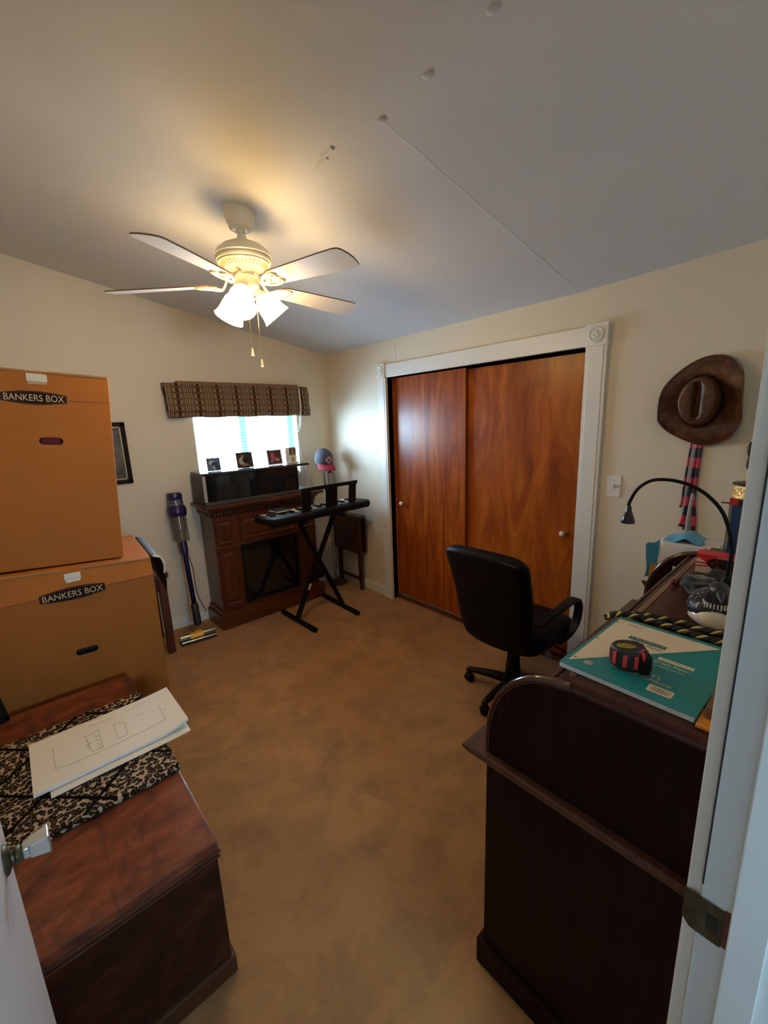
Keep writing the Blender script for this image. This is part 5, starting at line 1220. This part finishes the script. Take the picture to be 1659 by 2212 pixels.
def brim(i, f):
    p = sm[i]; a = math.atan2(p.y-HC.y, p.x-HC.x); q0 = Vector(crownpt(i, 1.06, 0)); q1 = Vector((0, p.x, p.y)); q = q0.lerp(q1, f)
    side = math.cos(a)**2
    x = -.034-.020*f*(1-f)*2+(-.050*side+.018*(1-side))*f**2
    return (min(x, -.004), q.y, q.z)
for f in (1.0, .97, .85, .65, .45, .25, .1, 0.0): R.append([brim(i, f) for i in range(NB)])
for s, x in ((1.03, -.043), (1.0, -.058), (.97, -.085), (.93, -.112), (.87, -.130), (.78, -.138)): R.append([crownpt(i, s, x) for i in range(NB)])
for s in (.64, .5, .36, .22, .10, .02):
    ring = []
    for i in range(NB):
        _, y, z = crownpt(i, s, 0); ring.append((-.138+.040*math.exp(-((y-HC.x)/.016)**2)*min(1, (.80-s)*4)+.022*math.exp(-((abs(y-HC.x)-.052)/.014)**2)*(1 if z < HC.y+.02 else .4)*(.8-s)*1.5, y, z))
    R.append(ring)
FELT = NT('brown felt'); v = FELT.coords()
FELT.l(FELT.ramp(FELT.noise(v, 14, 6, .7, 1.4), [(.3, (.035, .011, .004)), (.5, (.085, .028, .008)), (.68, (.18, .066, .018))]), FELT.b.inputs['Base Color'])
FELT.b.inputs['Roughness'].default_value = .42; FELT.bump(FELT.noise(FELT.coords(), 45, 4, .6, .5), .35, .004)
b = MB(); b.rings(R[:8], False); ob = b.build('brim', FELT.m, hat, smooth=80); so = ob.modifiers.new('thick', 'SOLIDIFY'); so.thickness = .0035
b = MB(); b.rings(R[7:], False); V = None; oc_ = b.build('crown', FELT.m, hat, smooth=80); so = oc_.modifiers.new('thick', 'SOLIDIFY'); so.thickness = .003
b = MB(); b.rings([[crownpt(i, s, x) for i in range(NB)] for s, x in ((1.045, -.038), (1.05, -.041), (1.03, -.058), (1.02, -.058))], False); b.build('hat_band', plain('dark band', (.03, .013, .007), .5), hat, smooth=50)
b = MB(); R2 = [[brim(i, 1.0) for i in range(NB)]]
b.tube([brim(i % NB, 1.0) for i in range(NB+1)], .0035, 6); b.build('brim_edge', plain('brim binding', (.10, .045, .018), .4), hat, smooth=60)
scf = thing('striped_scarf', 'red and black striped scarf strands hanging on the wall below the hat', 'scarf', (-.01, -3.14, 1.3))
def stripes():
    t = NT('red and black stripes'); v = t.coords(); sp = t.n('ShaderNodeSeparateXYZ'); t.l(v, sp.inputs[0])
    f = t.math('FRACT', t.math('ADD', t.math('DIVIDE', sp.outputs[2], .098), .18))
    c = t.mix(t.math('GREATER_THAN', f, .5), (.50, .025, .045), (.012, .011, .014)); t.l(c, t.b.inputs['Base Color']); t.b.inputs['Roughness'].default_value = .35; return t.m
STR = stripes()
for P, w in (([(-3.119, 1.515), (-3.118, 1.49), (-3.110, 1.33), (-3.106, 1.20), (-3.100, 1.175)], .0055), ([(-3.144, 1.515), (-3.143, 1.49), (-3.138, 1.36), (-3.128, 1.20), (-3.120, 1.12), (-3.108, 1.075)], .0095), ([(-3.159, 1.515), (-3.158, 1.49), (-3.155, 1.36), (-3.155, 1.22), (-3.166, 1.12), (-3.168, 1.06)], .0090), ([(-3.140, 1.30), (-3.128, 1.18), (-3.128, 1.06)], .007)):
    b = MB(); b.tube(smoothpath([(-.0075, y, z) for y, z in P], 6), w, 10, flat=.7); b.build('strand', STR, scf, smooth=60)
b = MB(); b.tube(smoothpath([(-.014, -3.150, 1.25), (-.014, -3.143, 1.15), (-.014, -3.140, 1.05)], 5), .008, 8, flat=.5); b.build('grey_strand', plain('grey sheer strand', (.38, .36, .37), .5), scf, smooth=60)
on = thing('wall_ornament', 'small dark dangling ornament on the wall near the door casing', 'ornament', (-.01, -3.343, 1.44))
b = MB(); b.lathe([(.002, 1.385), (.008, 1.40), (.006, 1.425), (.003, 1.435), (.009, 1.46), (.012, 1.485), (.006, 1.505), (.002, 1.51)], (-.014, -3.345, 0), None, 12); b.build('dangle', plain('dark wood bead', (.02, .012, .01), .5), on, smooth=50)
b = MB(); b.tube([(0, -3.345, 1.535), (-.014, -3.345, 1.530), (-.014, -3.345, 1.505)], .0015, 6); b.build('hook', M['steel'], on)
